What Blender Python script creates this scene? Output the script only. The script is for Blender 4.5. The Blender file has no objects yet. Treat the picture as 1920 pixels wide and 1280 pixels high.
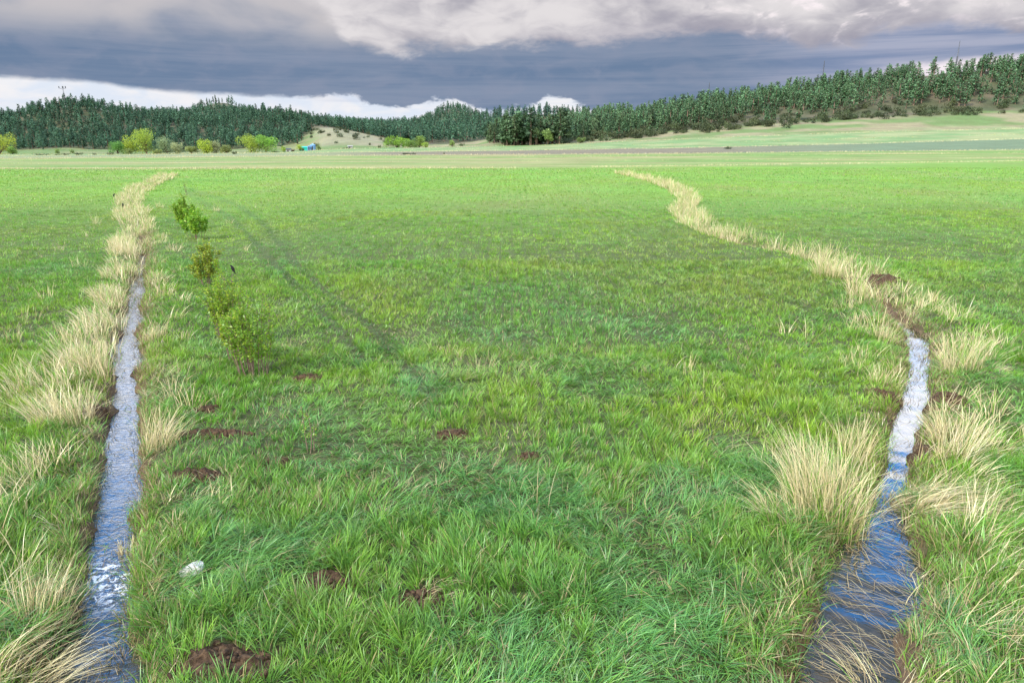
import bpy, bmesh, math, random
import numpy as np
from mathutils import Vector
random.seed(7)
RNG = np.random.default_rng(7)
R = math.radians
S = bpy.context.scene

# ------------------------------------------------------------------ camera
PITCH = R(16.2); CAMH = 3.0; FPX = 1280.0
cam_d = bpy.data.cameras.new('camera'); cam = bpy.data.objects.new('camera', cam_d)
S.collection.objects.link(cam); S.camera = cam
cam.location = (0, 0, CAMH); cam.rotation_euler = (math.pi/2 - PITCH, 0, 0)
cam_d.sensor_width = 36; cam_d.lens = 24; cam_d.clip_start = 0.1; cam_d.clip_end = 20000

# ------------------------------------------------------------------ light and sky
SUN_EL, SUN_AZ = 42.0, -125.0            # azimuth from +Y, clockwise: behind the camera, to the left
sun_d = bpy.data.lights.new('sun', 'SUN'); sun = bpy.data.objects.new('sun', sun_d)
S.collection.objects.link(sun)
sun_d.energy = 4.8; sun_d.angle = R(5); sun_d.color = (1.0, 0.95, 0.86)
sv = Vector((math.sin(R(SUN_AZ))*math.cos(R(SUN_EL)), math.cos(R(SUN_AZ))*math.cos(R(SUN_EL)), math.sin(R(SUN_EL))))
sun.rotation_euler = sv.to_track_quat('Z', 'Y').to_euler()
S.view_settings.view_transform = 'Standard'; S.view_settings.look = 'None'
S.view_settings.exposure = 0.18; S.view_settings.gamma = 1.0; S.view_settings.use_curve_mapping = False
S.cycles.max_bounces = 5; S.cycles.diffuse_bounces = 2; S.cycles.glossy_bounces = 2
S.cycles.transmission_bounces = 2; S.cycles.transparent_max_bounces = 6
S.cycles.use_denoising = True

def pix_ang(px, row):
    """direction of a point of the photograph: azimuth from +Y and elevation, degrees"""
    u = (px-960)/FPX; t = (640-row)/FPX
    y = math.cos(PITCH) + t*math.sin(PITCH); z = -math.sin(PITCH) + t*math.cos(PITCH)
    return math.degrees(math.atan2(u, y)), math.degrees(math.atan2(z, math.hypot(u, y)))

class NT:
    def __init__(s, tree): s.t = tree; s.n = tree.nodes; s.l = tree.links
    def _in(s, sock, v):
        if v is None: return
        if isinstance(v, bpy.types.NodeSocket): s.l.new(v, sock)
        else:
            if isinstance(v, tuple) and len(v) == 3 and sock.type == 'RGBA': v = v + (1,)
            sock.default_value = v
    def m(s, op, a, b=None, c=None, clamp=False):
        n = s.n.new('ShaderNodeMath'); n.operation = op; n.use_clamp = clamp
        s._in(n.inputs[0], a); s._in(n.inputs[1], b); s._in(n.inputs[2], c)
        return n.outputs[0]
    def comb(s, x, y, z):
        n = s.n.new('ShaderNodeCombineXYZ')
        for i, v in enumerate((x, y, z)): s._in(n.inputs[i], v)
        return n.outputs[0]
    def noise(s, vec, scale, detail=6, rough=.55, dist=0.0):
        n = s.n.new('ShaderNodeTexNoise'); s._in(n.inputs['Vector'], vec)
        n.inputs['Scale'].default_value = scale; n.inputs['Detail'].default_value = detail
        n.inputs['Roughness'].default_value = rough; n.inputs['Distortion'].default_value = dist
        return n.outputs[0]
    def ss(s, x, a, b):
        n = s.n.new('ShaderNodeMapRange'); n.interpolation_type = 'SMOOTHSTEP'
        s._in(n.inputs[0], x); s._in(n.inputs[1], a); s._in(n.inputs[2], b)
        n.inputs[3].default_value = 0; n.inputs[4].default_value = 1
        return n.outputs[0]
    def mix(s, f, a, b):
        n = s.n.new('ShaderNodeMix'); n.data_type = 'RGBA'
        s._in(n.inputs[0], f); s._in(n.inputs[6], a); s._in(n.inputs[7], b)
        return n.outputs[2]
    def curve(s, x, x0, x1, y0, y1, pts):
        v = s.m('DIVIDE', s.m('SUBTRACT', x, x0), x1-x0, clamp=True)
        n = s.n.new('ShaderNodeFloatCurve'); c = n.mapping.curves[0]
        P = [((a-x0)/(x1-x0), (b-y0)/(y1-y0)) for a, b in pts]
        c.points[0].location = P[0]; c.points[1].location = P[-1]
        for p in P[1:-1]: c.points.new(*p)
        for p in c.points: p.handle_type = 'AUTO_CLAMPED'
        n.mapping.update(); s.l.new(v, n.inputs[1])
        return s.m('MULTIPLY_ADD', n.outputs[0], y1-y0, y0)

world = bpy.data.worlds.new('World'); S.world = world; world.use_nodes = True
W = NT(world.node_tree); W.n.clear()
tc = W.n.new('ShaderNodeTexCoord'); sx = W.n.new('ShaderNodeSeparateXYZ')
W.l.new(tc.outputs['Generated'], sx.inputs[0]); X, Y, Z = sx.outputs
A = W.m('MULTIPLY', W.m('ARCTAN2', X, Y), 57.2958)
E = W.m('MULTIPLY', W.m('ARCSINE', Z), 57.2958)
zc = W.m('ADD', W.m('MAXIMUM', Z, 0.0), 0.055)
plane = W.comb(W.m('DIVIDE', X, zc), W.m('DIVIDE', Y, zc), 3.1)
ang = W.comb(W.m('MULTIPLY', A, .10), W.m('MULTIPLY', E, .22), 1.7)
streak = W.noise(plane, .55, 9, .6, .6)
streak2 = W.noise(W.comb(W.m('MULTIPLY', A, .035), W.m('MULTIPLY', E, .75), 4.4), 1.3, 8, .6, .4)
puff = W.noise(ang, 1.1, 7, .46, .3)
puff2 = W.noise(ang, 3.6, 7, .52, .5)
fine = W.noise(ang, 9.0, 6, .55)
rag = W.noise(ang, 5.0, 10, .62, .3)
def curvepts(L): return [pix_ang(*p) for p in L]
# lower edge of the storm cloud
edge = W.curve(A, -60, 60, -8, 16, [(-60, 2.5)] + curvepts([(0,147),(130,153),(300,172),(450,180),(590,186),(640,176),(700,199),(760,203),(830,186),(900,205),(965,207),(1045,183),(1090,200),(1180,255)]) + [(30,-4),(60,-4)])
en = W.m('MULTIPLY', W.m('SUBTRACT', rag, .5), W.m('MULTIPLY_ADD', W.ss(A, -22, -10), 1.5, .35))
e2 = W.m('ADD', W.m('SUBTRACT', E, edge), W.m('ADD', en, W.m('MULTIPLY', W.m('SUBTRACT', fine, .5), W.m('MULTIPLY_ADD', W.ss(A, -22, -10), .6, .15))))
storm = W.ss(e2, -.12, .30)
# second edge: sunlit billows above it
edge2 = W.curve(A, -60, 60, -8, 16, [(-60,9)] + curvepts([(-60,-60),(0,-60),(200,-50),(420,-30),(560,10),(620,50),(650,85),(720,103),(880,98),(1000,92),(1200,84),(1330,78),(1450,88),(1560,108),(1640,78),(1720,60),(1850,55),(1920,80)]) + [(60,6)])
e3 = W.m('ADD', W.m('SUBTRACT', E, edge2), W.m('ADD', W.m('MULTIPLY', W.m('SUBTRACT', puff, .5), 2.6), W.m('MULTIPLY', W.m('SUBTRACT', rag, .5), 2.0)))
bill = W.ss(e3, -.2, W.m('MULTIPLY_ADD', W.ss(A, -10, -24), 3.0, .9))
low = W.mix(W.ss(puff2, .35, .7), (.66,.72,.82), (.80,.79,.81))
low = W.mix(W.m('MULTIPLY', W.ss(streak2, .58, .70), .35), low, (.50,.54,.68))
dark = W.mix(W.ss(streak2, .34, .70), (.135,.200,.315), (.215,.265,.370))
dark = W.mix(W.m('MULTIPLY', W.ss(puff2, .40, .70), .5), dark, (.240,.275,.375))
# warmer, paler grey towards the upper left
ul = W.m('MULTIPLY', W.ss(E, 6.0, 8.8), W.ss(A, 6, -10))
dark = W.mix(W.m('MULTIPLY', ul, W.ss(puff, .22, .55)), dark, (.50,.48,.50))
# right: lavender, lighter
rg = W.ss(A, 14, 27)
dark = W.mix(W.m('MULTIPLY', rg, .75), dark, W.mix(W.ss(streak2, .38, .62), (.215,.27,.42), (.40,.42,.54)))
bl_sh = W.mix(W.ss(W.m('ADD', W.m('MULTIPLY', puff, .6), W.m('MULTIPLY', puff2, .4)), .34, .60), (.36,.35,.40), (.68,.65,.66))
bl_sh = W.mix(W.m('MULTIPLY', W.m('MULTIPLY', W.ss(puff2, .50, .62), W.ss(fine, .36, .6)), W.ss(A, 12, 20)), bl_sh, (.84,.77,.79))
deepen = W.m('MULTIPLY', W.ss(e3, 3.2, .3), W.ss(A, -12, -2))
bl = W.mix(W.m('MULTIPLY', W.m('MULTIPLY', W.ss(e3, 2.2, .5), W.ss(A, -2, 5)), .55), bl_sh, (.30,.29,.36))
col = W.mix(bill, dark, bl)
# pale strip over the right-hand ridge
strip = W.curve(A, -60, 60, -8, 16, [(-60,-6),(20,-6)] + curvepts([(1560,175),(1640,150),(1780,128),(1920,118)]) + [(60,4)])
sd = W.m('SUBTRACT', E, W.m('ADD', strip, W.m('MULTIPLY', W.m('SUBTRACT', puff2, .5), .9)))
col = W.mix(W.m('MULTIPLY', W.m('MULTIPLY', W.ss(sd, .85, .1), W.ss(sd, -3.0, -1.2)), W.ss(A, 24, 31)), col, (.84,.76,.80))
col = W.mix(storm, low, col)
# above the frame: broken cloud and blue, brightened to light grass and colour water
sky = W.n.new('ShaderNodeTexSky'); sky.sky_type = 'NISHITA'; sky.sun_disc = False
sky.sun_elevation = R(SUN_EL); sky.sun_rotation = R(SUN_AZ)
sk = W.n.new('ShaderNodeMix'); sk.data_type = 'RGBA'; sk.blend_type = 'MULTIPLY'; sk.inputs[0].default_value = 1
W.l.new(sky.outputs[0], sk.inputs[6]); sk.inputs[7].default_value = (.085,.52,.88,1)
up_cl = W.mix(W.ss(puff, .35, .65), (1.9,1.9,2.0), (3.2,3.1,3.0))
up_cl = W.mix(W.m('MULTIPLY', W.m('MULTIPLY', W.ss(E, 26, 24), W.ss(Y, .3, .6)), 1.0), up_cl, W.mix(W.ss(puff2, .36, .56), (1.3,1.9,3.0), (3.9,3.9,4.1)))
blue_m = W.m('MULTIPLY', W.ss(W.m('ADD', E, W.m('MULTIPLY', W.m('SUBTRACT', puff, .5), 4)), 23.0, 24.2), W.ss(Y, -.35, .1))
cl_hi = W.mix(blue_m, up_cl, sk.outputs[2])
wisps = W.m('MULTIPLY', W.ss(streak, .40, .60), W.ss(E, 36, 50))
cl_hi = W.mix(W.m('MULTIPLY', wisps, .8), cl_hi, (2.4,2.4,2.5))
dz = W.m('MULTIPLY', W.m('MULTIPLY', W.ss(E, 30.5, 35), W.ss(E, 60, 50)), W.ss(Y, 0, .25))  # dark zone added out of view to deepen the near water's reflection
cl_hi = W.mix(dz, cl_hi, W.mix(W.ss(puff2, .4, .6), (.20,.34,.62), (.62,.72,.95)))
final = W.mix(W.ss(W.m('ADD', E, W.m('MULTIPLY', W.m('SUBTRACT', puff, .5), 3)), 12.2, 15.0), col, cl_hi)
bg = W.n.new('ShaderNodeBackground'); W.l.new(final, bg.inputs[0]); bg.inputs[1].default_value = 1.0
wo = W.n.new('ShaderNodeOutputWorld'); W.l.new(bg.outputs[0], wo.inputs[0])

# ------------------------------------------------------------------ helpers
def tag(o, label=None, cat=None, group=None, kind=None):
    if label: o['label'] = label
    if cat: o['category'] = cat
    if group: o['group'] = group
    if kind: o['kind'] = kind
    return o
def link(o, parent=None):
    S.collection.objects.link(o)
    if parent: o.parent = parent
    return o
def empty(name, loc, rz=0, sc=1.0):
    o = bpy.data.objects.new(name, None); o.location = loc; o.rotation_euler = (0,0,rz); o.scale = (sc,)*3
    o.empty_display_size = .1
    return link(o)
def np_mesh(name, V, faces_sizes, idx, cols=None, smooth=False):
    """V (n,3); faces_sizes (f,), idx flat"""
    me = bpy.data.meshes.new(name)
    me.vertices.add(len(V)); me.vertices.foreach_set('co', np.ascontiguousarray(V, dtype=np.float32).ravel())
    me.loops.add(len(idx)); me.loops.foreach_set('vertex_index', np.ascontiguousarray(idx, dtype=np.int32))
    st = np.concatenate(([0], np.cumsum(faces_sizes)[:-1])).astype(np.int32)
    me.polygons.add(len(faces_sizes)); me.polygons.foreach_set('loop_start', st)
    me.update(calc_edges=True)
    if cols is not None:
        ca = me.color_attributes.new('Col', 'FLOAT_COLOR', 'POINT')
        c4 = np.ones((len(V), 4), np.float32); c4[:, :3] = cols
        ca.data.foreach_set('color', c4.ravel())
    if smooth: me.polygons.foreach_set('use_smooth', np.ones(len(faces_sizes), bool))
    return me

def _h(ix, iy, seed):
    n = (ix*374761393 + iy*668265263 + seed*1442695041) & 0xffffffff
    n = ((n ^ (n >> 13))*1274126177) & 0xffffffff
    return ((n ^ (n >> 16)) & 0xffff)/65535.0
def vn(x, y, seed=0):
    x = np.asarray(x, float); y = np.asarray(y, float)
    ix = np.floor(x).astype(np.int64); iy = np.floor(y).astype(np.int64)
    fx = x-ix; fy = y-iy; fx = fx*fx*(3-2*fx); fy = fy*fy*(3-2*fy)
    a = _h(ix,iy,seed); b = _h(ix+1,iy,seed); c = _h(ix,iy+1,seed); d = _h(ix+1,iy+1,seed)
    return (a*(1-fx)+b*fx)*(1-fy)+(c*(1-fx)+d*fx)*fy
def fbm(x, y, seed=0, o=3):
    v = 0; a = .5; t = 0
    for k in range(o): v = v + a*vn(x*2**k, y*2**k, seed+k*7); t += a; a *= .5
    return v/t
def sst(x, a, b):
    t = np.clip((x-a)/(b-a), 0, 1); return t*t*(3-2*t)
def zrow(row, d):           # height of what is seen at this row when it stands at depth d
    return CAMH + d*np.tan(np.arctan((640-np.asarray(row, float))/FPX)-PITCH)
def at(px, row, z=0.0):     # point of the level z seen at a pixel
    d = (z-CAMH)/math.tan(math.atan((640-row)/FPX)-PITCH)
    return xat(px, d, z), d
def xat(px, d, z=0.0):
    return (px-960)/FPX*(d*math.cos(PITCH)-(z-CAMH)*math.sin(PITCH))

# ------------------------------------------------------------------ terrain
RINGS = [
 (100, {-400:311,0:311,960:310,1920:309,2300:309}),
 (190, {-400:298,0:297,640:292,960:290,1280:288,1600:285,1920:282,2300:280}),
 (270, {-400:294,0:293,640:286,960:283,1280:278,1600:271,1920:261,2300:256}),
 (340, {-400:291,0:290,320:289,520:286,640:280,960:274,1280:262,1600:250,1920:243,2300:238}),
 (420, {-400:288,0:288,500:285,560:282,640:270,700:273,800:275,890:272,930:261,1000:270,1100:258,1280:237,1400:229,1600:215,1800:209,1920:204,2300:195}),
 (500, {-400:280,0:283,300:283,500:281,560:272,615:247,650:246,700:257,770:270,850:271,900:266,940:262,1000:250,1100:231,1200:218,1280:207,1400:190,1500:172,1600:155,1700:139,1800:132,1920:128,2300:118}),
 (570, {-400:265,0:262,150:255,300:262,420:250,500:248,560:250,620:242,700:258,770:268,850:262,950:258,1100:245,1280:222,1500:187,1600:172,1700:155,1920:143,2300:136}),
 (650, {-400:242,-100:238,0:229,60:214,130:198,180:199,230:211,300:228,360:234,420:229,450:220,500:214,560:224,620:238,700:253,770:262,850:256,950:252,1000:252,1280:235,1600:205,1920:180,2300:170}),
 (800, {-400:255,0:245,130:230,230:230,300:224,360:222,420:214,500:228,620:241,700:247,850:236,900:241,950:246,1100:250,1280:245,1920:210}),
 (1000,{-400:240,0:240,130:236,200:232,260:222,300:216,360:212,395:197,420:189,445:194,470:210,520:231,640:232,700:234,780:233,810:222,835:206,855:202,880:210,900:222,950:232,1000:238,1100:245,1500:250,1920:240}),
 (1200,{-400:258,0:255,260:235,420:215,640:248,780:250,850:222,950:246,1500:262,1920:262}),
 (1500,{-400:262,700:262,860:242,910:222,940:214,1000:212,1050:213,1100:216,1200:225,1400:240,1920:260}),
 (2300,{-400:265,1920:265}), (5000,{-400:268,1920:268}),
]
NS, ND = 420, 300
sg = np.linspace(-1.3, 1.3, NS); PXg = 960+sg*FPX*math.cos(PITCH)/ (math.cos(PITCH)**2)   # u = s / cos(pitch)
lg = np.linspace(math.log(45), math.log(5000), ND)
zr = [np.zeros(NS), np.zeros(NS)]; rd = [45.0, 60.0]
for d, tb in RINGS:
    k = sorted(tb); zr.append(zrow(np.interp(PXg, k, [tb[i] for i in k]), d)); rd.append(float(d))
zr = np.array(zr); T = np.empty((ND, NS))
for j in range(NS): T[:, j] = np.interp(lg, np.log(rd), zr[:, j])
for _ in range(3):
    T[1:-1] = T[1:-1]*.5+(T[:-2]+T[2:])*.25
    T[:, 1:-1] = T[:, 1:-1]*.6+(T[:, :-2]+T[:, 2:])*.2
def terrain(x, y):
    x = np.asarray(x, float); y = np.asarray(y, float)
    d = np.clip(y, 45, 4999); s = np.clip(x/d, -1.299, 1.299)
    fi = (np.log(d)-lg[0])/(lg[1]-lg[0]); fj = (s-sg[0])/(sg[1]-sg[0])
    i = np.clip(fi.astype(int), 0, ND-2); j = np.clip(fj.astype(int), 0, NS-2); fi = fi-i; fj = fj-j
    z = (T[i,j]*(1-fj)+T[i,j+1]*fj)*(1-fi)+(T[i+1,j]*(1-fj)+T[i+1,j+1]*fj)*fi
    k = sst(y, 330, 480)
    return z + k*(fbm(x/45., y/45., 5, 3)-.5)*5.0

WZ = -0.12     # water level
# (row, left px, right px) of the water, read off the photograph; dry stretches have a guessed width
LD = [(1330,60,200),(1250,95,205),(1180,135,232),(1130,152,238),(1060,160,240),(1000,165,238),(950,172,262),(900,185,268),(850,190,262),(800,198,268),(760,202,266),(720,203,266),(680,208,268),(640,215,264),(600,230,264),(560,240,268),(520,252,270),(480,260,273),(450,262,272),(425,255,265),(400,246,256),(380,240,250),(365,255,265),(350,282,290),(338,305,312),(330,318,324)]
RD = [(1330,1490,1680),(1250,1510,1690),(1200,1530,1690),(1150,1545,1690),(1100,1575,1705),(1060,1590,1705),(1020,1605,1700),(980,1622,1685),(940,1640,1682),(900,1652,1700),(870,1660,1712),(830,1660,1726),(800,1668,1735),(770,1678,1742),(740,1692,1745),(700,1702,1742),(660,1700,1742),(635,1703,1738),(605,1672,1698),(570,1635,1665),(535,1600,1625),(505,1545,1568),(485,1485,1505),(468,1400,1420),(445,1330,1345),(425,1285,1300),(400,1268,1280),(380,1285,1295),(362,1262,1272),(345,1225,1235),(335,1190,1198),(328,1160,1166)]
def ditch(L, wetrow):
    c, w, wet = [], [], []
    for row, a, b in L:
        xa, y = at(a, row, WZ); xb, _ = at(b, row, WZ)
        c.append(((xa+xb)/2, y)); w.append((xb-xa)/2); wet.append(row >= wetrow)
    c = np.array(c); w = np.array(w)
    tg = np.gradient(c, axis=0); tg /= np.linalg.norm(tg, axis=1)[:, None]
    w = w*np.abs(tg[:, 1])+.02
    return c, w, wet
LC, LW, LWET = ditch(LD, 455); RC, RW, RWET = ditch(RD, 600); RW = RW*np.where(RC[:, 1] < 5.2, 1.2, 1.0)
def seg_dist(x, y, C, Wd):
    best = np.full(np.shape(x), 1e9); hw = np.full(np.shape(x), .1); side = np.zeros(np.shape(x)); par = np.zeros(np.shape(x))
    for i in range(len(C)-1):
        ax, ay = C[i]; bx, by = C[i+1]; dx, dy = bx-ax, by-ay; L2 = dx*dx+dy*dy
        t = np.clip(((x-ax)*dx+(y-ay)*dy)/L2, 0, 1)
        d = np.hypot(x-ax-t*dx, y-ay-t*dy); m = d < best
        best = np.where(m, d, best); hw = np.where(m, Wd[i]+(Wd[i+1]-Wd[i])*t, hw)
        side = np.where(m, np.sign((x-ax)*dy-(y-ay)*dx), side); par = np.where(m, ay+t*dy, par)
    return best, hw, side, par
def near_mask(x, y): return (np.abs(x) < 40) & (y > 0) & (y < 85)
def ditches(x, y):
    """nearest ditch: distance, half width, side (+1 = right of it), which (0 left, 1 right), distance along Y"""
    x = np.atleast_1d(np.asarray(x, float)); y = np.atleast_1d(np.asarray(y, float))
    D = np.full(x.shape, 99.); H = np.full(x.shape, .1); Sd = np.zeros(x.shape); Wh = np.zeros(x.shape); P = np.zeros(x.shape)
    m = near_mask(x, y)
    if m.any():
        a = seg_dist(x[m], y[m], LC, LW); b = seg_dist(x[m], y[m], RC, RW); pick = (b[0]-b[1]) < (a[0]-a[1])
        D[m] = np.where(pick, b[0], a[0]); H[m] = np.where(pick, b[1], a[1]); Sd[m] = np.where(pick, b[2], a[2])
        P[m] = np.where(pick, b[3], a[3]); Wh[m] = pick
    return D, H, Sd, Wh, P
# bare earth: px, row, radius across, radius deep, mound height
MOUNDS = [(605,1092,.20,.13,.07,'dark crumbly molehill of brown soil beside a smaller straw patch'),
 (785,1122,.17,.10,.03,'flat patch of reddish soil strewn with dead straw'),
 (425,1256,.30,.16,.05,'large light brown molehill at the bottom edge of the picture'),
 (850,819,.17,.10,.03,'small reddish brown soil patch in the middle of the grass'),
 (993,860,.09,.08,.02,'smallest pale soil patch, to the right of the reddish one'),
 (575,708,.20,.14,.04,'reddish soil patch near the foot of the nearest leafy shrub'),
 (405,818,.36,.14,.04,'wide flat brown soil patch right of the straw tuft on the left ditch'),
 (372,906,.30,.12,.05,'dark soil patch with grey clods between the left stream and the field'),
 (515,872,.18,.09,.03,'thin brown soil patch half covered by grass'),
 (1630,530,.62,.42,.22,'dark heap of dug turf where the right ditch goes dry'),
 (1772,758,.26,.22,.16,'dark brown clod bank on the right side of the right stream'),
 (1712,840,.14,.22,.08,'low dark mud lump on the right edge of the blue water'),
 (1655,745,.22,.14,.08,'brown earth lump on the left edge of the right stream'),
 (190,775,.24,.20,.10,'overhanging brown turf on the left edge of the left stream'),
 (390,772,.16,.12,.03,'brown bare spot above the wide soil patch')]
MW = []
for m in MOUNDS:
    x, y = at(m[0], m[1], 0.0); MW.append((x, y, m[2], m[3]))
def mound_d(x, y):
    q = np.full(np.shape(x), 9.)
    for mx, my, rx, ry in MW: q = np.minimum(q, np.hypot((x-mx)/rx, (y-my)/ry))
    return q
def ground(x, y):
    x = np.atleast_1d(np.asarray(x, float)); y = np.atleast_1d(np.asarray(y, float))
    z = terrain(x, y); D, H, Sd, Wh, P = ditches(x, y)
    k = 1-sst(y, 60, 120)
    z = z + k*((fbm(x/.9, y/.9, 1, 2)-.5)*.07 + (fbm(x/.22, y/.22, 3, 2)-.5)*.045)
    e = D-H + ((fbm(x/.35, y/.35, 9, 3)-.5)*.40 + (fbm(x/1.1, y/1.1, 14, 2)-.5)*.36)*np.clip((H-.07)*5, 0, 1)*np.where(Wh > .5, .6, 1.15)
    wetd = np.where(Wh > .5, P < 12.0, P < 21.5)
    depth = np.where(wetd, .30, .13)
    z = z - depth*(1-sst(e, -.17, .10)) + .07*sst(e, .1, .4)*(1-sst(e, .5, 1.3))*(fbm(x/.7, y/.7, 12, 2))*1.6
    return z

# grid sheet
def axis(lo, fine_lo, fine_hi, hi, step, g):
    a = list(np.arange(fine_lo, fine_hi, step)); v = a[-1]; st = step
    while v < hi: st = max(step, g*abs(v-(fine_lo+fine_hi)/2)) if fine_lo < 0 else max(step, g*v); v += st; a.append(v)
    b = []; v = fine_lo; st = step
    while v > lo: st *= 1.25 if fine_lo > 0 else 1.0; st2 = max(st, g*abs(v)); v -= st2; b.append(v)
    return np.array(b[::-1]+a)
gx = axis(-3600, -14, 14, 3600, .10, .02); gy = axis(-300, 2.2, 28, 5000, .095, .017)
GX, GY = np.meshgrid(gx, gy); fx, fy = GX.ravel(), GY.ravel()
gz = ground(fx, fy)

# old tyre tracks curving through the field
TR = [np.array([at(*p) for p in L]) for L in (
 [(340,350),(388,365),(445,386),(490,415),(523,457),(558,499),(600,540),(650,580),(705,625),(760,690),(830,770)],
 [(342,355),(394,386),(433,409),(455,431),(481,457),(520,500),(570,555),(625,610),(680,680)])]
def track_d(x, y):
    q = np.full(np.shape(x), 99.)
    for L in TR: q = np.minimum(q, seg_dist(x, y, L, np.ones(len(L)))[0])
    return q
def mixc(a, b, t): t = np.asarray(t)[..., None]; return np.asarray(a)*(1-t)+np.asarray(b)*t
GREENFAR = np.array([.140,.240,.040])
def land_colour(x, y):
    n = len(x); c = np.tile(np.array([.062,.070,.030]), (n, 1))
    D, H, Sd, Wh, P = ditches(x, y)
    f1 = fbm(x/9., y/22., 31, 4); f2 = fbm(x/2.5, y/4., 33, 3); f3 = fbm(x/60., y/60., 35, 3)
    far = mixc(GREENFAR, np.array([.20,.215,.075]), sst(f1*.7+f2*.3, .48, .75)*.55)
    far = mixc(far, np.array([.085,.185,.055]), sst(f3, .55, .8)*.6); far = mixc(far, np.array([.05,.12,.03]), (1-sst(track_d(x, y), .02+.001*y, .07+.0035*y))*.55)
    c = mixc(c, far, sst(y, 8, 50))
    c = mixc(c, np.array([.11,.075,.045]), (1-sst(D-H, -.04, .14))*(1-sst(y, 60, 80)))
    c = mixc(c, np.array([.10,.062,.036]), 1-sst(mound_d(x, y), .8, 1.3))
    # strips of the valley floor beyond the near field
    s = x/np.maximum(y, 1); px = 960+s*FPX/math.cos(PITCH)
    l1 = np.interp(px, [0,960,1920], [86,87,112]); wob = (fbm(x/14., y/6., 41, 2)-.5)
    tanf = mixc(np.array([.225,.225,.090]), np.array([.125,.205,.052]), sst(fbm(x/30., y/6., 43, 4), .34, .62))
    tanf = mixc(tanf, np.array([.25,.21,.11]), sst(fbm(x/60., y/5., 45, 3), .5, .7)*(1-sst(px, 900, 1500))*.8)
    c = mixc(c, tanf, sst(y-l1+wob*10, -8, 8))
    brown = mixc(np.array([.150,.130,.085]), np.array([.115,.155,.085]), sst(px, 1250, 1700))
    brown = mixc(np.array([.18,.20,.10]), brown, sst(px, 560, 760))
    c = mixc(c, brown, sst(y, 190, 194))
    light = mixc(np.array([.130,.205,.078]), np.array([.22,.24,.11]), sst(fbm(x/16., y/9., 47, 3), .35, .7))
    c = mixc(c, light, sst(y+wob*12, 266, 274))
    mead = mixc(np.array([.110,.160,.052]), np.array([.215,.190,.105]), sst(fbm(x/22., y/14., 49, 5), .42, .60)*np.where(px < 700, .5, 1.))
    c = mixc(c, mead, sst(y+wob*20, 334, 350))
    lit = mixc(np.array([.050,.052,.030]), np.array([.095,.076,.054]), sst(fbm(x/12., y/12., 51, 3), .4, .7))
    fl = np.interp(px, [-400,0,540,600,700,760,930,1000,1250,1920], [500,490,490,560,560,470,480,350,378,398])
    c = mixc(c, lit, sst(y+wob*30, fl, fl+25)*.85)
    c = mixc(c, np.array([.215,.19,.125]), sst(px, 575, 610)*(1-sst(px, 700, 740))*sst(y, 400, 440)*(1-sst(y, 600, 640))*.7)
    return c
print('grid', len(fx))
nx, ny = len(gx), len(gy)
i0 = (np.arange(ny-1)[:, None]*nx+np.arange(nx-1)[None]).ravel()
idx = np.stack([i0, i0+1, i0+1+nx, i0+nx], 1).ravel()
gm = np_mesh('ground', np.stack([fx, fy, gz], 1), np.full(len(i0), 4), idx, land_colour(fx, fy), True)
ground_ob = link(bpy.data.objects.new('ground', gm)); tag(ground_ob, kind='structure')

# ------------------------------------------------------------------ materials
def mat(name):
    m = bpy.data.materials.new(name); m.use_nodes = True
    t = NT(m.node_tree); t.n.clear(); o = t.n.new('ShaderNodeOutputMaterial')
    return m, t, o
def attr(t, n='Col'):
    a = t.n.new('ShaderNodeAttribute'); a.attribute_name = n; return a.outputs['Color']
def hsv(t, col, v, h=.5, s=1.0):
    n = t.n.new('ShaderNodeHueSaturation'); t._in(n.inputs['Hue'], h); t._in(n.inputs['Saturation'], s); t._in(n.inputs['Value'], v); t._in(n.inputs['Color'], col)
    return n.outputs[0]
def pbsdf(t, o, col, rough=.8, spec=.3, bump=None, bstr=.5, bdist=.02, metal=0):
    b = t.n.new('ShaderNodeBsdfPrincipled'); t._in(b.inputs['Base Color'], col); t._in(b.inputs['Roughness'], rough)
    b.inputs['Specular IOR Level'].default_value = spec; b.inputs['Metallic'].default_value = metal
    if bump is not None:
        n = t.n.new('ShaderNodeBump'); n.inputs['Strength'].default_value = bstr; n.inputs['Distance'].default_value = bdist
        t.l.new(bump, n.inputs['Height']); t.l.new(n.outputs[0], b.inputs['Normal'])
    t.l.new(b.outputs[0], o.inputs[0]); return b
def geo_pos(t): return t.n.new('ShaderNodeNewGeometry').outputs['Position']
M = {}
m, t, o = mat('land'); p = geo_pos(t)
n1 = t.noise(p, 1.4, 8, .7); n2 = t.noise(p, .12, 6, .65); n3 = t.noise(p, 22., 4, .7)
v = t.m('ADD', t.m('MULTIPLY', t.ss(n1, .25, .75), .55), t.m('MULTIPLY', t.ss(n2, .3, .7), .45))
v = t.m('ADD', t.m('MULTIPLY', v, .7), t.m('MULTIPLY', n3, .3))
c = hsv(t, attr(t), t.m('MULTIPLY_ADD', v, .75, .62), t.m('MULTIPLY_ADD', t.m('SUBTRACT', n2, .5), .06, .5))
pbsdf(t, o, c, .95, .1, n1, .9, .12); M['land'] = m
gm.materials.append(m)

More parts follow.
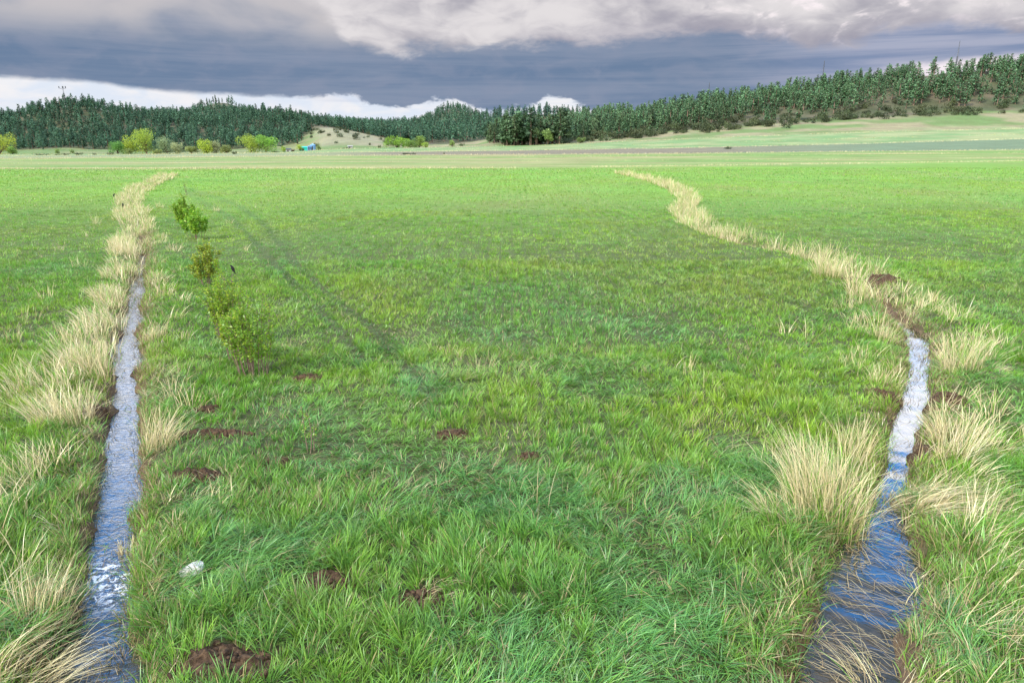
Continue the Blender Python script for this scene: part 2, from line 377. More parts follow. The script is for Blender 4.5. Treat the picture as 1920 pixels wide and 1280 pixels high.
def leafmat(name, rnd=0.0, trans=.35, gloss=.05, grough=.35, colour=None, nscale=None):
    m, t, o = mat(name); c = attr(t) if colour is None else colour
    if rnd:
        oi = t.n.new('ShaderNodeObjectInfo').outputs['Random']
        c = hsv(t, c, t.m('MULTIPLY_ADD', oi, rnd, 1-rnd/2), t.m('MULTIPLY_ADD', t.m('FRACT', t.m('MULTIPLY', oi, 7.3)), -.05, .52))
    if nscale:
        c = hsv(t, c, t.m('MULTIPLY_ADD', t.noise(geo_pos(t), nscale, 3), .9, .55))
    d = t.n.new('ShaderNodeBsdfDiffuse'); t._in(d.inputs[0], c)
    tr = t.n.new('ShaderNodeBsdfTranslucent'); t._in(tr.inputs[0], c)
    g = t.n.new('ShaderNodeBsdfGlossy'); g.inputs[0].default_value = (.9,.95,1,1); g.inputs[1].default_value = grough
    a = t.n.new('ShaderNodeMixShader'); a.inputs[0].default_value = trans; t.l.new(d.outputs[0], a.inputs[1]); t.l.new(tr.outputs[0], a.inputs[2])
    b = t.n.new('ShaderNodeMixShader'); b.inputs[0].default_value = gloss; t.l.new(a.outputs[0], b.inputs[1]); t.l.new(g.outputs[0], b.inputs[2])
    t.l.new(b.outputs[0], o.inputs[0]); return m
M['grass'] = leafmat('grass_blade', trans=.36, gloss=.035, grough=.42)
M['straw'] = leafmat('dead_straw', trans=.22, gloss=.04)
M['needles'] = leafmat('pine_needles', rnd=.75, trans=.15, gloss=.02, grough=.6)
M['leaves'] = leafmat('broad_leaves', rnd=.25, trans=.42, gloss=.015)
def simple(name, c1, c2, scale, rough=.8, bump=.4, dist=.02, spec=.3):
    m, t, o = mat(name); p = t.n.new('ShaderNodeTexCoord').outputs['Object']; n = t.noise(p, scale, 8, .65)
    pbsdf(t, o, t.mix(t.ss(n, .32, .68), c1, c2), rough, spec, n, bump, dist); M[name] = m; return m
simple('bark', (.085,.058,.042), (.20,.145,.105), 3.0, .95)
simple('twig', (.13,.085,.06), (.26,.20,.15), 14.0, .9)
simple('soil', (.035,.022,.014), (.115,.074,.044), 30.0, .97, 1.0, .03, .1)
simple('pale_stone', (.30,.30,.27), (.60,.60,.56), 18.0, .85, .6, .01)
simple('bird_black', (.008,.008,.010), (.020,.018,.018), 60.0, .8, .2, .002, .1)
simple('steel_grey', (.05,.055,.06), (.10,.105,.11), 3.0, .55, .1)
simple('blue_steel', (.10,.25,.48), (.20,.36,.58), 1.2, .5, .1)
simple('teal_paint', (.01,.42,.34), (.04,.56,.46), 1.2, .5, .1)
simple('blue_paint', (.10,.22,.38), (.15,.29,.46), 1.2, .5, .1)
simple('grey_wood', (.26,.26,.27), (.40,.39,.38), 1.5, .8, .1)
simple('dark_opening', (.015,.015,.018), (.03,.03,.03), 1.5, .6, .1)

# water: reflecting skin over a dark bed, with foam on the riffles of the left stream
m, t, o = mat('water'); p = geo_pos(t)
sx_ = t.n.new('ShaderNodeSeparateXYZ'); t.l.new(p, sx_.inputs[0]); px_, py_ = sx_.outputs[0], sx_.outputs[1]
rip = t.noise(t.comb(px_, t.m('MULTIPLY', py_, 1.7), 0.0), 13.0, 4, .55, .8)
rip2 = t.noise(p, 42.0, 3, .5, .4)
fast = t.m('ADD', t.m('MULTIPLY', t.ss(px_, 0, -1.2), 1.1), .2)
hgt = t.m('MULTIPLY', t.m('ADD', rip, t.m('MULTIPLY', rip2, .22)), fast)
fo = t.noise(p, 16.0, 6, .7, 1.2)
dx = t.m('SUBTRACT', py_, 4.35)
fz = t.m('MULTIPLY', t.ss(t.m('ABSOLUTE', dx), .42, .1), t.ss(px_, 0, -1.2))
foam = t.m('MULTIPLY', t.ss(fo, .50, .60), fz)
pb = t.n.new('ShaderNodeBsdfPrincipled'); t._in(pb.inputs['Base Color'], t.mix(foam, t.mix(t.ss(t.noise(p, 7, 5), .4, .65), (.016,.018,.014), (.04,.034,.022)), (.75,.78,.8)))
t._in(pb.inputs['Roughness'], t.m('MULTIPLY_ADD', foam, .6, .03)); pb.inputs['IOR'].default_value = 1.9
bp = t.n.new('ShaderNodeBump'); bp.inputs['Strength'].default_value = .9; bp.inputs['Distance'].default_value = .0045
t.l.new(hgt, bp.inputs['Height']); t.l.new(bp.outputs[0], pb.inputs['Normal']); t.l.new(pb.outputs[0], o.inputs[0]); M['water'] = m

def ribbon(name, C, Wd, wet):
    pts = [(C[i], Wd[i]) for i in range(len(C)) if wet[i]]
    c = np.array([p[0] for p in pts]); w = np.array([p[1] for p in pts])
    f = np.linspace(0, len(c)-1, len(c)*8); cx = np.interp(f, range(len(c)), c[:, 0]); cy = np.interp(f, range(len(c)), c[:, 1]); ww = np.interp(f, range(len(c)), w)+.30
    tg = np.gradient(np.stack([cx, cy], 1), axis=0); tg /= np.linalg.norm(tg, axis=1)[:, None]; nrm = np.stack([tg[:, 1], -tg[:, 0]], 1)
    K = 9; V = []
    for k in range(K):
        q = -1+2*k/(K-1); V.append(np.stack([cx+nrm[:, 0]*ww*q, cy+nrm[:, 1]*ww*q, WZ+0*cx], 1))
    V = np.stack(V, 1); n = len(cx); V = V.reshape(-1, 3)
    V[:, 2] += (fbm(V[:, 0]/.16, V[:, 1]/.16, 61, 2)-.5)*.012
    a = (np.arange(n-1)[:, None]*K+np.arange(K-1)[None]).ravel(); idx = np.stack([a, a+1, a+1+K, a+K], 1).ravel()
    me = np_mesh(name, V, np.full(len(a), 4), idx, None, True); me.materials.append(M['water'])
    return link(bpy.data.objects.new(name, me))
tag(ribbon('stream_water', LC, LW, LWET), 'rippling narrow stream in the left ditch', None, None, 'structure')
tag(ribbon('stream_water', RC, RW, RWET), 'still narrow water in the right ditch', None, None, 'structure')

# ------------------------------------------------------------------ blades
def blades(x, y, z, h, w, lean_a, lean, col, seg=2, tipc=None, droop=.25):
    """curved tapering blades; lean_a direction, lean = horizontal travel / height"""
    n = len(x); dx, dy = np.cos(lean_a), np.sin(lean_a)
    sa = RNG.uniform(0, 2*np.pi, n); sxv, syv = np.cos(sa), np.sin(sa)
    V = []; C = []
    for k in range(seg+1):
        tt = k/seg
        hz = h*(tt-droop*lean*tt*tt); hx = h*lean*tt**1.6
        cx, cy, cz = x+dx*hx, y+dy*hx, z+hz
        cc = col if tipc is None else mixc(col, tipc, np.full(n, tt**1.5))
        if k < seg:
            ww = w*.5*(1-.55*tt**1.5)
            V += [np.stack([cx-sxv*ww, cy-syv*ww, cz], 1), np.stack([cx+sxv*ww, cy+syv*ww, cz], 1)]; C += [cc, cc]
        else: V.append(np.stack([cx, cy, cz], 1)); C.append(cc)
    V = np.stack(V, 1); C = np.stack(C, 1); nv = V.shape[1]
    base = (np.arange(n)*nv)[:, None]; F = []; sz = []
    for k in range(seg-1): F.append(base+np.array([2*k, 2*k+1, 2*k+3, 2*k+2])[None]); sz.append(4)
    F.append(base+np.array([2*seg-2, 2*seg-1, 2*seg])[None]); sz.append(3)
    return V.reshape(-1, 3), C.reshape(-1, 3), np.concatenate(F, 1).ravel(), np.tile(sz, n)
class Heap:
    def __init__(s): s.V = []; s.C = []; s.F = []; s.Z = []; s.n = 0
    def add(s, V, C, F, Z): s.V.append(V); s.C.append(C); s.F.append(F+s.n); s.Z.append(Z); s.n += len(V)
    def build(s, name, m, parent=None, off=None, smooth=False):
        V = np.concatenate(s.V)
        if off is not None: V = V-np.array(off)
        me = np_mesh(name, V, np.concatenate(s.Z), np.concatenate(s.F), np.concatenate(s.C), smooth); me.materials.append(m)
        return link(bpy.data.objects.new(name, me), parent)

GA = np.array([.148,.325,.024]); GB = np.array([.098,.275,.066]); GC = np.array([.265,.390,.032]); GD = np.array([.045,.13,.038]); GT = np.array([.42,.36,.17])
ST = np.array([.60,.50,.24]); ST2 = np.array([.70,.63,.37]); BR = np.array([.24,.165,.085])
def field_grass(y0, y1, dens, h0, w0, seg, heap):
    wid = .80; area = wid*(y1*y1-y0*y0)+3*(y1-y0); n = int(area*dens)
    y = np.sqrt(RNG.uniform(y0*y0, y1*y1, n)); x = RNG.uniform(-1, 1, n)*(wid*y+1.2)
    # gather into clumps
    cs = .13 if y0 < 5 else .17 if y0 < 15 else .35
    ix, iy = np.floor(x/cs), np.floor(y/cs)
    ccx = (ix+_h(ix.astype(np.int64), iy.astype(np.int64), 91))*cs; ccy = (iy+_h(ix.astype(np.int64), iy.astype(np.int64), 92))*cs
    pull = RNG.uniform(.1, 1.0, n); rx, ry = x-ccx, y-ccy; ch_ = _h(ix.astype(np.int64), iy.astype(np.int64), 93); cc_ = _h(ix.astype(np.int64), iy.astype(np.int64), 94)
    x = ccx+rx*(1-pull*.6); y = ccy+ry*(1-pull*.6)
    D, H, Sd, Wh, P = ditches(x, y); e = D-H; md = mound_d(x, y)
    patch = fbm(x/1.1, y/1.1, 21, 3); patch2 = fbm(x/3.2, y/3.8, 23, 3); hn = fbm(x/.45, y/.45, 25, 2)
    bare = sst(patch, .60, .78)*.55*(1-.7*sst(y, 8, 16))
    keep = (e > -.09+RNG.uniform(0, .16, n)) & (md > .95+RNG.uniform(-.25, .25, n)) & (RNG.uniform(0, 1, n) > bare)
    keep &= ~((y > 30) & (RNG.uniform(0, 1, n) < .1))
    a = [v[keep] for v in (x, y, rx, ry, patch, patch2, hn, e, ch_, cc_)]
    x, y, rx, ry, patch, patch2, hn, e, ch_, cc_ = a; n = len(x)
    td = track_d(x, y); track = (1-sst(td, .03+.0015*y, .09+.0038*y))*(.35+.40*sst(fbm(x/1.5, y/1.5, 95, 2), .3, .55)); shoulder = sst(td, .25, .5)*(1-sst(td, .8, 1.6))
    flow = fbm(x/1.5, y/1.5, 27, 3)*9.0+1.0
    lodge = sst(fbm(x/.9, y/.9, 29, 4)+RNG.normal(0, .05, n), .50, .66)*.68*(1-.6*sst(y, 7, 14))                     # patches lying over
    la = np.arctan2(ry, rx)+RNG.normal(0, .7, n); la = np.where(RNG.uniform(0, 1, n) < .16+.55*lodge, flow+RNG.normal(0, .5, n), la)
    lean = RNG.gamma(2.0, .19, n)+np.hypot(rx, ry)/cs*.35+lodge*RNG.uniform(.5, 1.6, n)
    h = h0*RNG.uniform(.5, 1.15, n)*(.6+.8*hn)*(.68+.64*ch_)*(1-.55*track)*(.75+.6*patch2); h = h/np.sqrt(1+.45*lean*lean)
    t1 = sst(patch2+RNG.normal(0, .10, n), .40, .68); col = mixc(np.tile(GA, (n, 1)), GC, t1*.75)
    oliv = sst(fbm(x/2.6, y/4.5, 55, 4)+RNG.normal(0, .05, n), .50, .64)*sst(y, 8, 16)*.42; col = mixc(col, np.array([.215,.235,.052]), oliv)
    blue = np.clip(lodge*.8+sst(fbm(x/4.5, y/4.5, 37, 3)+RNG.normal(0, .06, n), .52, .70)*.6, 0, 1)*(.55+.45*RNG.uniform(0, 1, n)); col = mixc(col, GB, blue)  # lodged blades tinted blue-green: reflected sky put into their colour
    col = mixc(col, GD, track*.8); col = col*(.74+.52*cc_)[:, None]; col = mixc(col, GB, (ch_ > .85)*.35)
    col = mixc(col, GC*1.05, shoulder*.30)
    dead = (RNG.uniform(0, 1, n) < .065+.10*sst(patch, .52, .7)*(1-sst(y, 9, 16))+.10*sst(y, 14, 30)*sst(fbm(x/5, y/9, 39, 3), .42, .65)+.25*(1-sst(e, .05, .5)))
    col = np.where(dead[:, None], mixc(np.tile(GT, (n, 1)), BR, RNG.uniform(0, .8, n)), col)
    col = col*RNG.uniform(.60, 1.38, n)[:, None]
    w = w0*RNG.uniform(.7, 1.3, n)
    z = ground(x, y)-.012
    heap.add(*blades(x, y, z, h, w, la, lean, col, seg))
G = Heap()
field_grass(2.3, 6.0, 4600, .145, .0062, 4, G)
field_grass(6.0, 10., 2900, .130, .0064, 3, G)
field_grass(10., 18., 1250, .118, .0084, 2, G)
field_grass(18., 32., 380, .105, .014, 1, G)
field_grass(32., 60., 75, .095, .030, 1, G)
field_grass(60., 88., 15, .11, .075, 1, G)
g = G.build('field_grass', M['grass']); tag(g, 'green spring grass covering the whole near field', 'grass', None, 'stuff')
print('grass verts', G.n)

# ------------------------------------------------------------------ dead grass
def straw_col(n, k=.5):
    c = mixc(np.tile(ST, (n, 1)), ST2, RNG.uniform(0, 1, n)); c = mixc(c, BR*1.6, (RNG.uniform(0, 1, n) < .26)*RNG.uniform(.2, .9, n))
    return c*RNG.uniform(.72, 1.18, n)[:, None]
def tuft(heap, x0, y0, n, rad, H, lean=(0, 0), wd=.006, green=.0, spread=.38, flat=0.0, cf=None, seg=3, sy=1.0):
    r = rad*np.sqrt(RNG.uniform(0, 1, n)); a = RNG.uniform(0, 2*np.pi, n); rx, ry = r*np.cos(a), r*np.sin(a)*sy
    x, y = x0+rx, y0+ry; k = r/max(rad, .01)
    sg_ = np.where(RNG.uniform(0, 1, n) < .18, .80, .24); vx = np.cos(a)*k*spread+lean[0]+RNG.normal(0, 1, n)*sg_; vy = np.sin(a)*k*spread+lean[1]+RNG.normal(0, 1, n)*sg_
    L = np.hypot(vx, vy); h = H*RNG.uniform(.35, 1.08, n)/np.sqrt(1+.6*L*L)*(1-flat)
    c = straw_col(n) if cf is None else cf(n)
    if green: c = np.where((RNG.uniform(0, 1, n) < green)[:, None], GA*RNG.uniform(.7, 1.3, n)[:, None], c)
    D, Hh, *_ = ditches(x, y); z = ground(x, y); z = np.maximum(z, WZ-.02)-.01
    heap.add(*blades(x, y, z, h, wd*RNG.uniform(.6, 1.25, n), np.arctan2(vy, vx), L, c, seg))
DG = Heap()
def bank(C, Wd, side, y0, y1, dens, off0, off1, H, lean, prob, wd, nb, spread=.5, cf=None, green=.12, flat=0.):
    """continuous fringe of dead grass along one side of a ditch"""
    f = np.linspace(0, len(C)-1, 400); cx = np.interp(f, range(len(C)), C[:, 0]); cy = np.interp(f, range(len(C)), C[:, 1]); ww = np.interp(f, range(len(C)), Wd)
    L = np.concatenate(([0], np.cumsum(np.hypot(np.diff(cx), np.diff(cy))))); s = 0
    tg = np.gradient(np.stack([cx, cy], 1), axis=0); tg /= np.linalg.norm(tg, axis=1)[:, None]
    while s < L[-1]:
        yy = np.interp(s, L, cy); s += RNG.uniform(.6, 1.4)/dens
        if yy < y0 or yy > y1: continue
        i = np.searchsorted(L, s); i = min(i, len(L)-1)
        if RNG.uniform() > prob*(2.4*float(vn(s*.9, side*3.+y0, 71))-.25): continue
        o_ = ww[i]+RNG.uniform(off0, off1); nx_, ny_ = tg[i][1]*side, -tg[i][0]*side
        k = RNG.uniform(.6, 1.25)
        tuft(DG, cx[i]+nx_*o_, cy[i]+ny_*o_, int(nb*k), .13*k*(1+yy*.02), H*k*RNG.uniform(.75, 1.1), (lean[0]+RNG.normal(0, .12), lean[1]+RNG.normal(0, .12)), wd*(1+yy*.06), green, spread, flat, cf, 3 if yy < 14 else 2)
def brown(n): return mixc(np.tile(BR, (n, 1)), ST*.8, RNG.uniform(0, .8, n))*RNG.uniform(.6, 1.2, n)[:, None]
# left ditch
bank(LC, LW, -1, 8, 22, 8, .0, .60, .46, (-.35,.25), .62, .0052, 55, .5, None, .25)
bank(LC, LW, -1, 4.5, 9, 8, .08, 1.1, .40, (-.35,.15), .8, .0045, 36, .6, None, .2)
bank(LC, LW, -1, 2.5, 5, 6, .05, 1.1, .42, (.2,.3), .75, .0045, 30)
bank(LC, LW, -1, 20, 75, 8, -.25, .55, .48, (-.1,.15), .60, .005, 45, .5, None, .3)
bank(LC, LW, 1, 24, 75, 6, -.2, .35, .45, (.1,.15), .6, .005, 40, .5, None, .3)
bank(LC, LW, 1, 4, 24, 2.2, .1, .8, .33, (.15,.1), .6, .005, 30)
for sd in (-1, 1):
    bank(LC, LW, sd, 2.5, 26, 17, -.06, .13, .14, (.12*sd,-.15), 1.0, .0045, 26, 1.1, brown, .1)
    bank(RC, RW, sd, 2.5, 14, 18, -.05, .15, .14, (.15*sd,-.15), 1.0, .0045, 28, 1.1, brown, .12)
# right ditch
bank(RC, RW, -1, 13, 80, 9, -.2, .28, .52, (.0,.08), .52, .005, 36, .5, None, .3)
bank(RC, RW, 1, 15, 80, 8, -.2, .5, .56, (.0,.08), .56, .0045, 36, .5, None, .3)
bank(RC, RW, -1, 4, 14, 3.5, .1, .8, .36, (-.1,.1), .7, .005, 30)
bank(RC, RW, 1, 4, 14, 7, .05, 1.0, .42, (.35,.1), .85, .0045, 38, .6, None, .25)
bank(RC, RW, 1, 2.5, 6.5, 9, .0, .75, .36, (.7,-.3), .85, .0042, 30)
bank(RC, RW, -1, 2.5, 5.5, 6, .0, .5, .32, (-.3,.4), .7, .0042, 26, .7, None, .3)
# scattered pale stalks and wisps out in the field
for px, row, n, h in [(850,668,26,.30),(905,690,20,.32),(820,660,14,.25),(1290,700,16,.38),(1325,730,14,.34),(1250,690,8,.3),(1475,625,18,.42),(1515,632,12,.4),(1020,960,6,.45),(905,1060,9,.32),(1180,1130,4,.3),(1050,700,5,.3),(640,600,5,.5),(655,590,4,.5),(1450,880,12,.45),(980,930,5,.35),(1700,600,20,.4),(60,600,26,.42),(30,640,18,.4),(90,560,24,.4),(150,500,30,.4),(110,470,22,.4),(180,420,34,.45),(165,445,24,.4),(0,690,18,.35),(700,560,3,.4),(1145,640,6,.3),(300,390,40,.45),(430,420,34,.35),(405,395,40,.35),(455,470,22,.35),(545,650,26,.22)]:
    x, y = at(px, row); tuft(DG, x, y, n, .16, h, (.1,.05), .0045*(1+y*.03), .1, .5)
for px, row, n, la in [(775,765,40,(.9,.6)),(770,918,34,(.9,.3)),(810,1105,46,(.9,-.4)),(700,1150,20,(-.8,.3)),(900,1050,14,(.5,.9)),(1600,560,60,(-.3,-.3)),(620,1040,30,(.8,.3)),(420,900,50,(-.8,.3)),(330,1010,60,(.9,.5)),(390,945,34,(.9,.2)),(1880,700,90,(1.6,0)),(560,1130,30,(.7,.7)),(1300,1220,18,(.6,.5)),(640,1160,22,(.5,.2))]:
    x, y = at(px, row); tuft(DG, x, y, n, .15, .30, la, .0045, 0, .4, .45)
# straw lying over the slack water of the right ditch and bottom left
n = 480; k = RNG.integers(0, 9, n); f = RNG.uniform(0, 8, n)
cx = np.interp(f, range(len(RC)), RC[:, 0]); cy = np.interp(f, range(len(RC)), RC[:, 1]); ww = np.interp(f, range(len(RC)), RW)
x = cx+RNG.uniform(-1, 1, n)*(ww+.06); y = cy+RNG.normal(0, .1, n)
def lie(x, y, z, L, a, w, col):
    n = len(x); dx, dy = np.cos(a)*L/2, np.sin(a)*L/2; sx2, sy2 = -np.sin(a)*w/2, np.cos(a)*w/2; bow = RNG.normal(0, .10, n)*L
    V = np.stack([np.stack([x-dx-sx2, y-dy-sy2, z], 1), np.stack([x-dx+sx2, y-dy+sy2, z], 1), np.stack([x+bow*np.sin(a)-sx2, y-bow*np.cos(a)-sy2, z+.01], 1), np.stack([x+bow*np.sin(a)+sx2, y-bow*np.cos(a)+sy2, z+.01], 1), np.stack([x+dx, y+dy, z], 1)], 1)
    F = (np.arange(n)*5)[:, None]+np.array([0,1,3,2,2,3,4])[None]
    return V.reshape(-1, 3), np.repeat(col, 5, axis=0), F.ravel(), np.tile([4, 3], n)
DG.add(*lie(x, y, np.full(n, WZ+.006)+RNG.uniform(0, .012, n), RNG.uniform(.06, .34, n), RNG.normal(2.3, .5, n), np.full(n, .0042), brown(n)))
n = 160; f = RNG.uniform(0, 9, n)
cx = np.interp(f, range(len(LC)), LC[:, 0]); cy = np.interp(f, range(len(LC)), LC[:, 1]); ww = np.interp(f, range(len(LC)), LW)
sd = np.sign(RNG.uniform(-1, 1, n)); x = cx+sd*(ww*RNG.uniform(.35, 1.25, n)); y = cy+RNG.normal(0, .1, n)
DG.add(*lie(x, y, np.full(n, WZ+.008)+RNG.uniform(0, .02, n), RNG.uniform(.05, .25, n), RNG.normal(1.0, .6, n), np.full(n, .004), brown(n)))
# pale dry margins between the strips of the valley floor
def margin(pxs, dfun, step, h, wd, nb, gap=.0, col=None):
    px = pxs[0]
    while px < pxs[1]:
        d = dfun(px); x = xat(px, d); px += step*FPX/d*RNG.uniform(.5, 1.5)
        if float(vn(px*.02, d*.1, 77)) < gap: continue
        m_ = nb; xs = x+RNG.normal(0, step*.6, m_); ys = d+RNG.normal(0, .8, m_); zs = ground(xs, ys)-.05
        cc = (straw_col(m_)*1.0) if col is None else mixc(straw_col(m_), GA, np.full(m_, col))
        DG.add(*blades(xs, ys, zs, h*RNG.uniform(.5, 1.2, m_), np.full(m_, wd), RNG.uniform(0, 6.28, m_), RNG.uniform(.1, .6, m_), cc, 1))
margin((-60,1980), lambda p: np.interp(p, [0,960,1920], [86,87,112])+1.0, .35, .30, .05, 10, .12)
margin((-60,1980), lambda p: 191.0, .9, .42, .10, 9, .12)
margin((-60,1980), lambda p: 150+p*.006, 1.2, .30, .09, 7, .45, .3)
margin((-60,1980), lambda p: 118+p*.004, 1.0, .25, .07, 7, .5, .3)
margin((-60,1980), lambda p: 170-p*.003, 1.2, .30, .09, 7, .5, .3)
margin((-60,1980), lambda p: 270.0, 1.2, .50, .14, 9, .1)
margin((700,1980), lambda p: 300.0, 1.6, .50, .16, 7, .4, .3)
margin((900,1980), lambda p: 341.0, 1.6, .50, .18, 8, .2)
margin((-60,900), lambda p: 345.0, 2.0, .6, .2, 7, .35)
margin((0,360), lambda p: 66.0, 1.0, .2, .04, 5, .6, .2)
g = DG.build('dead_grass', M['straw']); tag(g, 'pale dead grass fringing both ditches and the far field margins', 'dead grass', None, 'stuff')
print('straw verts', DG.n)

# single tussocks one can point at
TUS = [ # px,row,radius,height,blades,lean,label
 (1550,960,.33,.72,700,(-.02,.25),.22,'largest straw-coloured tussock, upright on the left bank of the right stream'),
 (1472,985,.24,.42,300,(-.45,.1),.25,'low frayed tussock leaning left beside the largest straw tussock'),
 (1602,860,.15,.55,170,(.15,.2),.25,'narrow tussock behind the largest one, leaning over the right stream'),
 (1700,925,.14,.62,300,(1.3,-.9),.0,'combed-down straw tussock bending right and down at the narrows of the right stream'),
 (1735,960,.14,.60,240,(1.35,-.6),.0,'flattened straw tussock lying on the right bank below the narrows'),
 (1790,870,.16,.62,150,(.5,.35),.1,'loose tussock with long splayed stalks on the right bank'),
 (1765,830,.12,.50,120,(-.3,.3),.0,'thin straw tussock leaning left beside the dark clod bank'),
 (1800,700,.24,.66,280,(.05,.2),.2,'tall pale tussock on the right bank next to the upper pool'),
 (1660,720,.20,.30,170,(.2,.1),.35,'short half-green tussock on the left bank next to the upper pool'),
 (1550,525,.30,.62,330,(.0,.15),.2,'yellow fan-shaped tussock just left of the heap of dug turf'),
 (1655,640,.20,.42,140,(.1,.1),.3,'small sparse tussock below the heap of dug turf'),
 (120,795,.30,.55,430,(-.45,.2),.1,'broad pale tussock leaning left on the left stream, level with the nearest tussock bank'),
 (160,700,.30,.60,430,(-.25,.3),.1,'tall dense tussock on the left bank, behind the broad one'),
 (205,565,.30,.50,330,(-.4,.35),.25,'wind-combed tussock on the left bank at the second bend'),
 (232,480,.36,.60,380,(-.1,.3),.1,'brightest cream tussock overhanging the far end of the left stream'),
 (300,838,.18,.50,190,(.25,.35),.1,'wiry straw tussock on the right bank of the left stream'),
 (285,632,.18,.34,130,(.1,.25),.2,'small pale tussock on the right bank, halfway up the left stream'),
 (292,530,.20,.40,90,(.1,.2),.25,'thin-stalked tussock on the right bank far up the left stream'),
 (235,1008,.07,.16,60,(.1,.2),.0,'tiny stubby straw tuft standing at the edge of the left water'),
 (75,1150,.16,.42,150,(.0,.3),.1,'splayed straw tussock at the lower left, left of the foaming water'),
 (40,1262,.20,.50,170,(1.1,.3),.0,'flattened straw tussock in the bottom left corner pointing at the water'),
 (20,905,.30,.34,180,(-.2,.2),.3,'matted pale tussock at the left edge of the picture'),
 (1630,1240,.12,.36,36,(-.6,.4),.1,'few long bent stalks at the bottom right edge of the water'),
 (1610,560,.22,.34,150,(.0,.1),.2,'dull brown-tipped tussock in front of the heap of dug turf')]
for px, row, rad, H, n, ln, gr, lab in TUS:
    x, y = at(px, row); hp = Heap(); tuft(hp, x, y, int(n*1.15), rad, H, ln, .0042*(1+y*.025), gr, .34, 0, None, 4)
    tuft(hp, x, y, int(n*.45), rad*1.25, H*.34, (ln[0]*.8, ln[1]*.8-.1), .0045*(1+y*.02), .25, 1.1, 0, brown, 3)
    z = float(ground(x, y)[0]); ob = hp.build('dead_grass_tussock', M['straw'], None, (x, y, z)); ob.location = (x, y, z)
    tag(ob, lab, 'grass tussock', 'dead grass tussocks along the ditches')

# ------------------------------------------------------------------ soil mounds and stone
for (px, row, rx, ry, hh, lab), (x, y, _, _) in zip(MOUNDS, MW):
    K = 44; u = np.linspace(-1, 1, K); U, V_ = np.meshgrid(u, u); r = np.hypot(U, V_)
    a = np.arctan2(V_, U); prof = np.clip(1-(r/(.82+.22*fbm(np.cos(a)*1.6+px, np.sin(a)*1.6+row, 3, 2)))**2, -.6, 1)
    xs = x+U*rx*1.15; ys = y+V_*ry*1.15; sc = .05 if hh > .04 else .035
    lump = np.maximum(0, fbm(xs/sc, ys/sc, 5, 4)-.34)*.13*min(1., hh/.06+.3)+(fbm(xs/.013, ys/.013, 8, 2)-.5)*.012
    zs = ground(xs.ravel(), ys.ravel()).reshape(K, K)+prof*hh*.75+np.where(prof > 0, lump*np.sqrt(np.clip(prof, 0, 1)), 0)-.012
    z0 = float(ground(x, y)[0]); P3 = np.stack([xs-x, ys-y, zs-z0], -1).reshape(-1, 3)
    i0 = (np.arange(K-1)[:, None]*K+np.arange(K-1)[None]).ravel(); idx = np.stack([i0, i0+1, i0+1+K, i0+K], 1).ravel()
    ico = bmesh.new(); bmesh.ops.create_icosphere(ico, subdivisions=1, radius=1); IV = np.array([v.co[:] for v in ico.verts]); IF = np.array([[v.index for v in f.verts] for f in ico.faces]); ico.free()
    nc = int(60+900*rx*ry*(1.2 if hh > .04 else .6)); nc = min(nc, 190); rr_ = np.sqrt(RNG.uniform(0, 1, nc))*1.12; ca = RNG.uniform(0, 6.28, nc); cx_, cy_ = rr_*np.cos(ca)*rx, rr_*np.sin(ca)*ry
    cz_ = ground(x+cx_, y+cy_)-z0+np.clip(1-(rr_/.92)**2, 0, 1)*hh*.75+.004; cs_ = RNG.gamma(2.2, .0052, nc)*(1.4 if rx > .4 else 1)+.004
    CV = IV[None]*(cs_[:, None]*RNG.uniform(.7, 1.3, (nc, 3)))[:, None, :]*RNG.uniform(.8, 1.2, (nc, len(IV), 1))+np.stack([cx_, cy_, cz_], 1)[:, None]
    CF = (IF[None]+(np.arange(nc)*len(IV))[:, None, None]+len(P3)).ravel()
    me = np_mesh('soil_mound', np.concatenate([P3, CV.reshape(-1, 3)]), np.concatenate([np.full(len(i0), 4), np.full(nc*len(IF), 3)]), np.concatenate([idx, CF]), None, False); me.materials.append(M['soil'])
    ob = link(bpy.data.objects.new('soil_mound', me)); ob.location = (x, y, z0); tag(ob, lab, 'soil patch')
def rock(px, row, s, lab):
    x, y = at(px, row); bm = bmesh.new(); bmesh.ops.create_icosphere(bm, subdivisions=3, radius=1)
    rr = random.Random(px)
    planes = [Vector((rr.gauss(0, 1), rr.gauss(0, 1), abs(rr.gauss(0, 1)))).normalized() for _ in range(7)]
    for v in bm.verts:
        k = 1
        for q in planes:
            dd = v.co.normalized().dot(q)
            if dd > .1: k = min(k, .66/dd)
        v.co = v.co*k; v.co.x *= s; v.co.y *= s*.75; v.co.z *= s*.62
    me = bpy.data.meshes.new('rock'); bm.to_mesh(me); bm.free(); me.materials.append(M['pale_stone'])
    ob = link(bpy.data.objects.new('rock', me)); ob.location = (x, y, float(ground(x, y)[0])+s*.26); ob.rotation_euler = (.2, -.25, .5)
    tag(ob, lab, 'rock')
rock(362, 1084, .088, 'white angular stone half sunk in the grass beside the left stream')

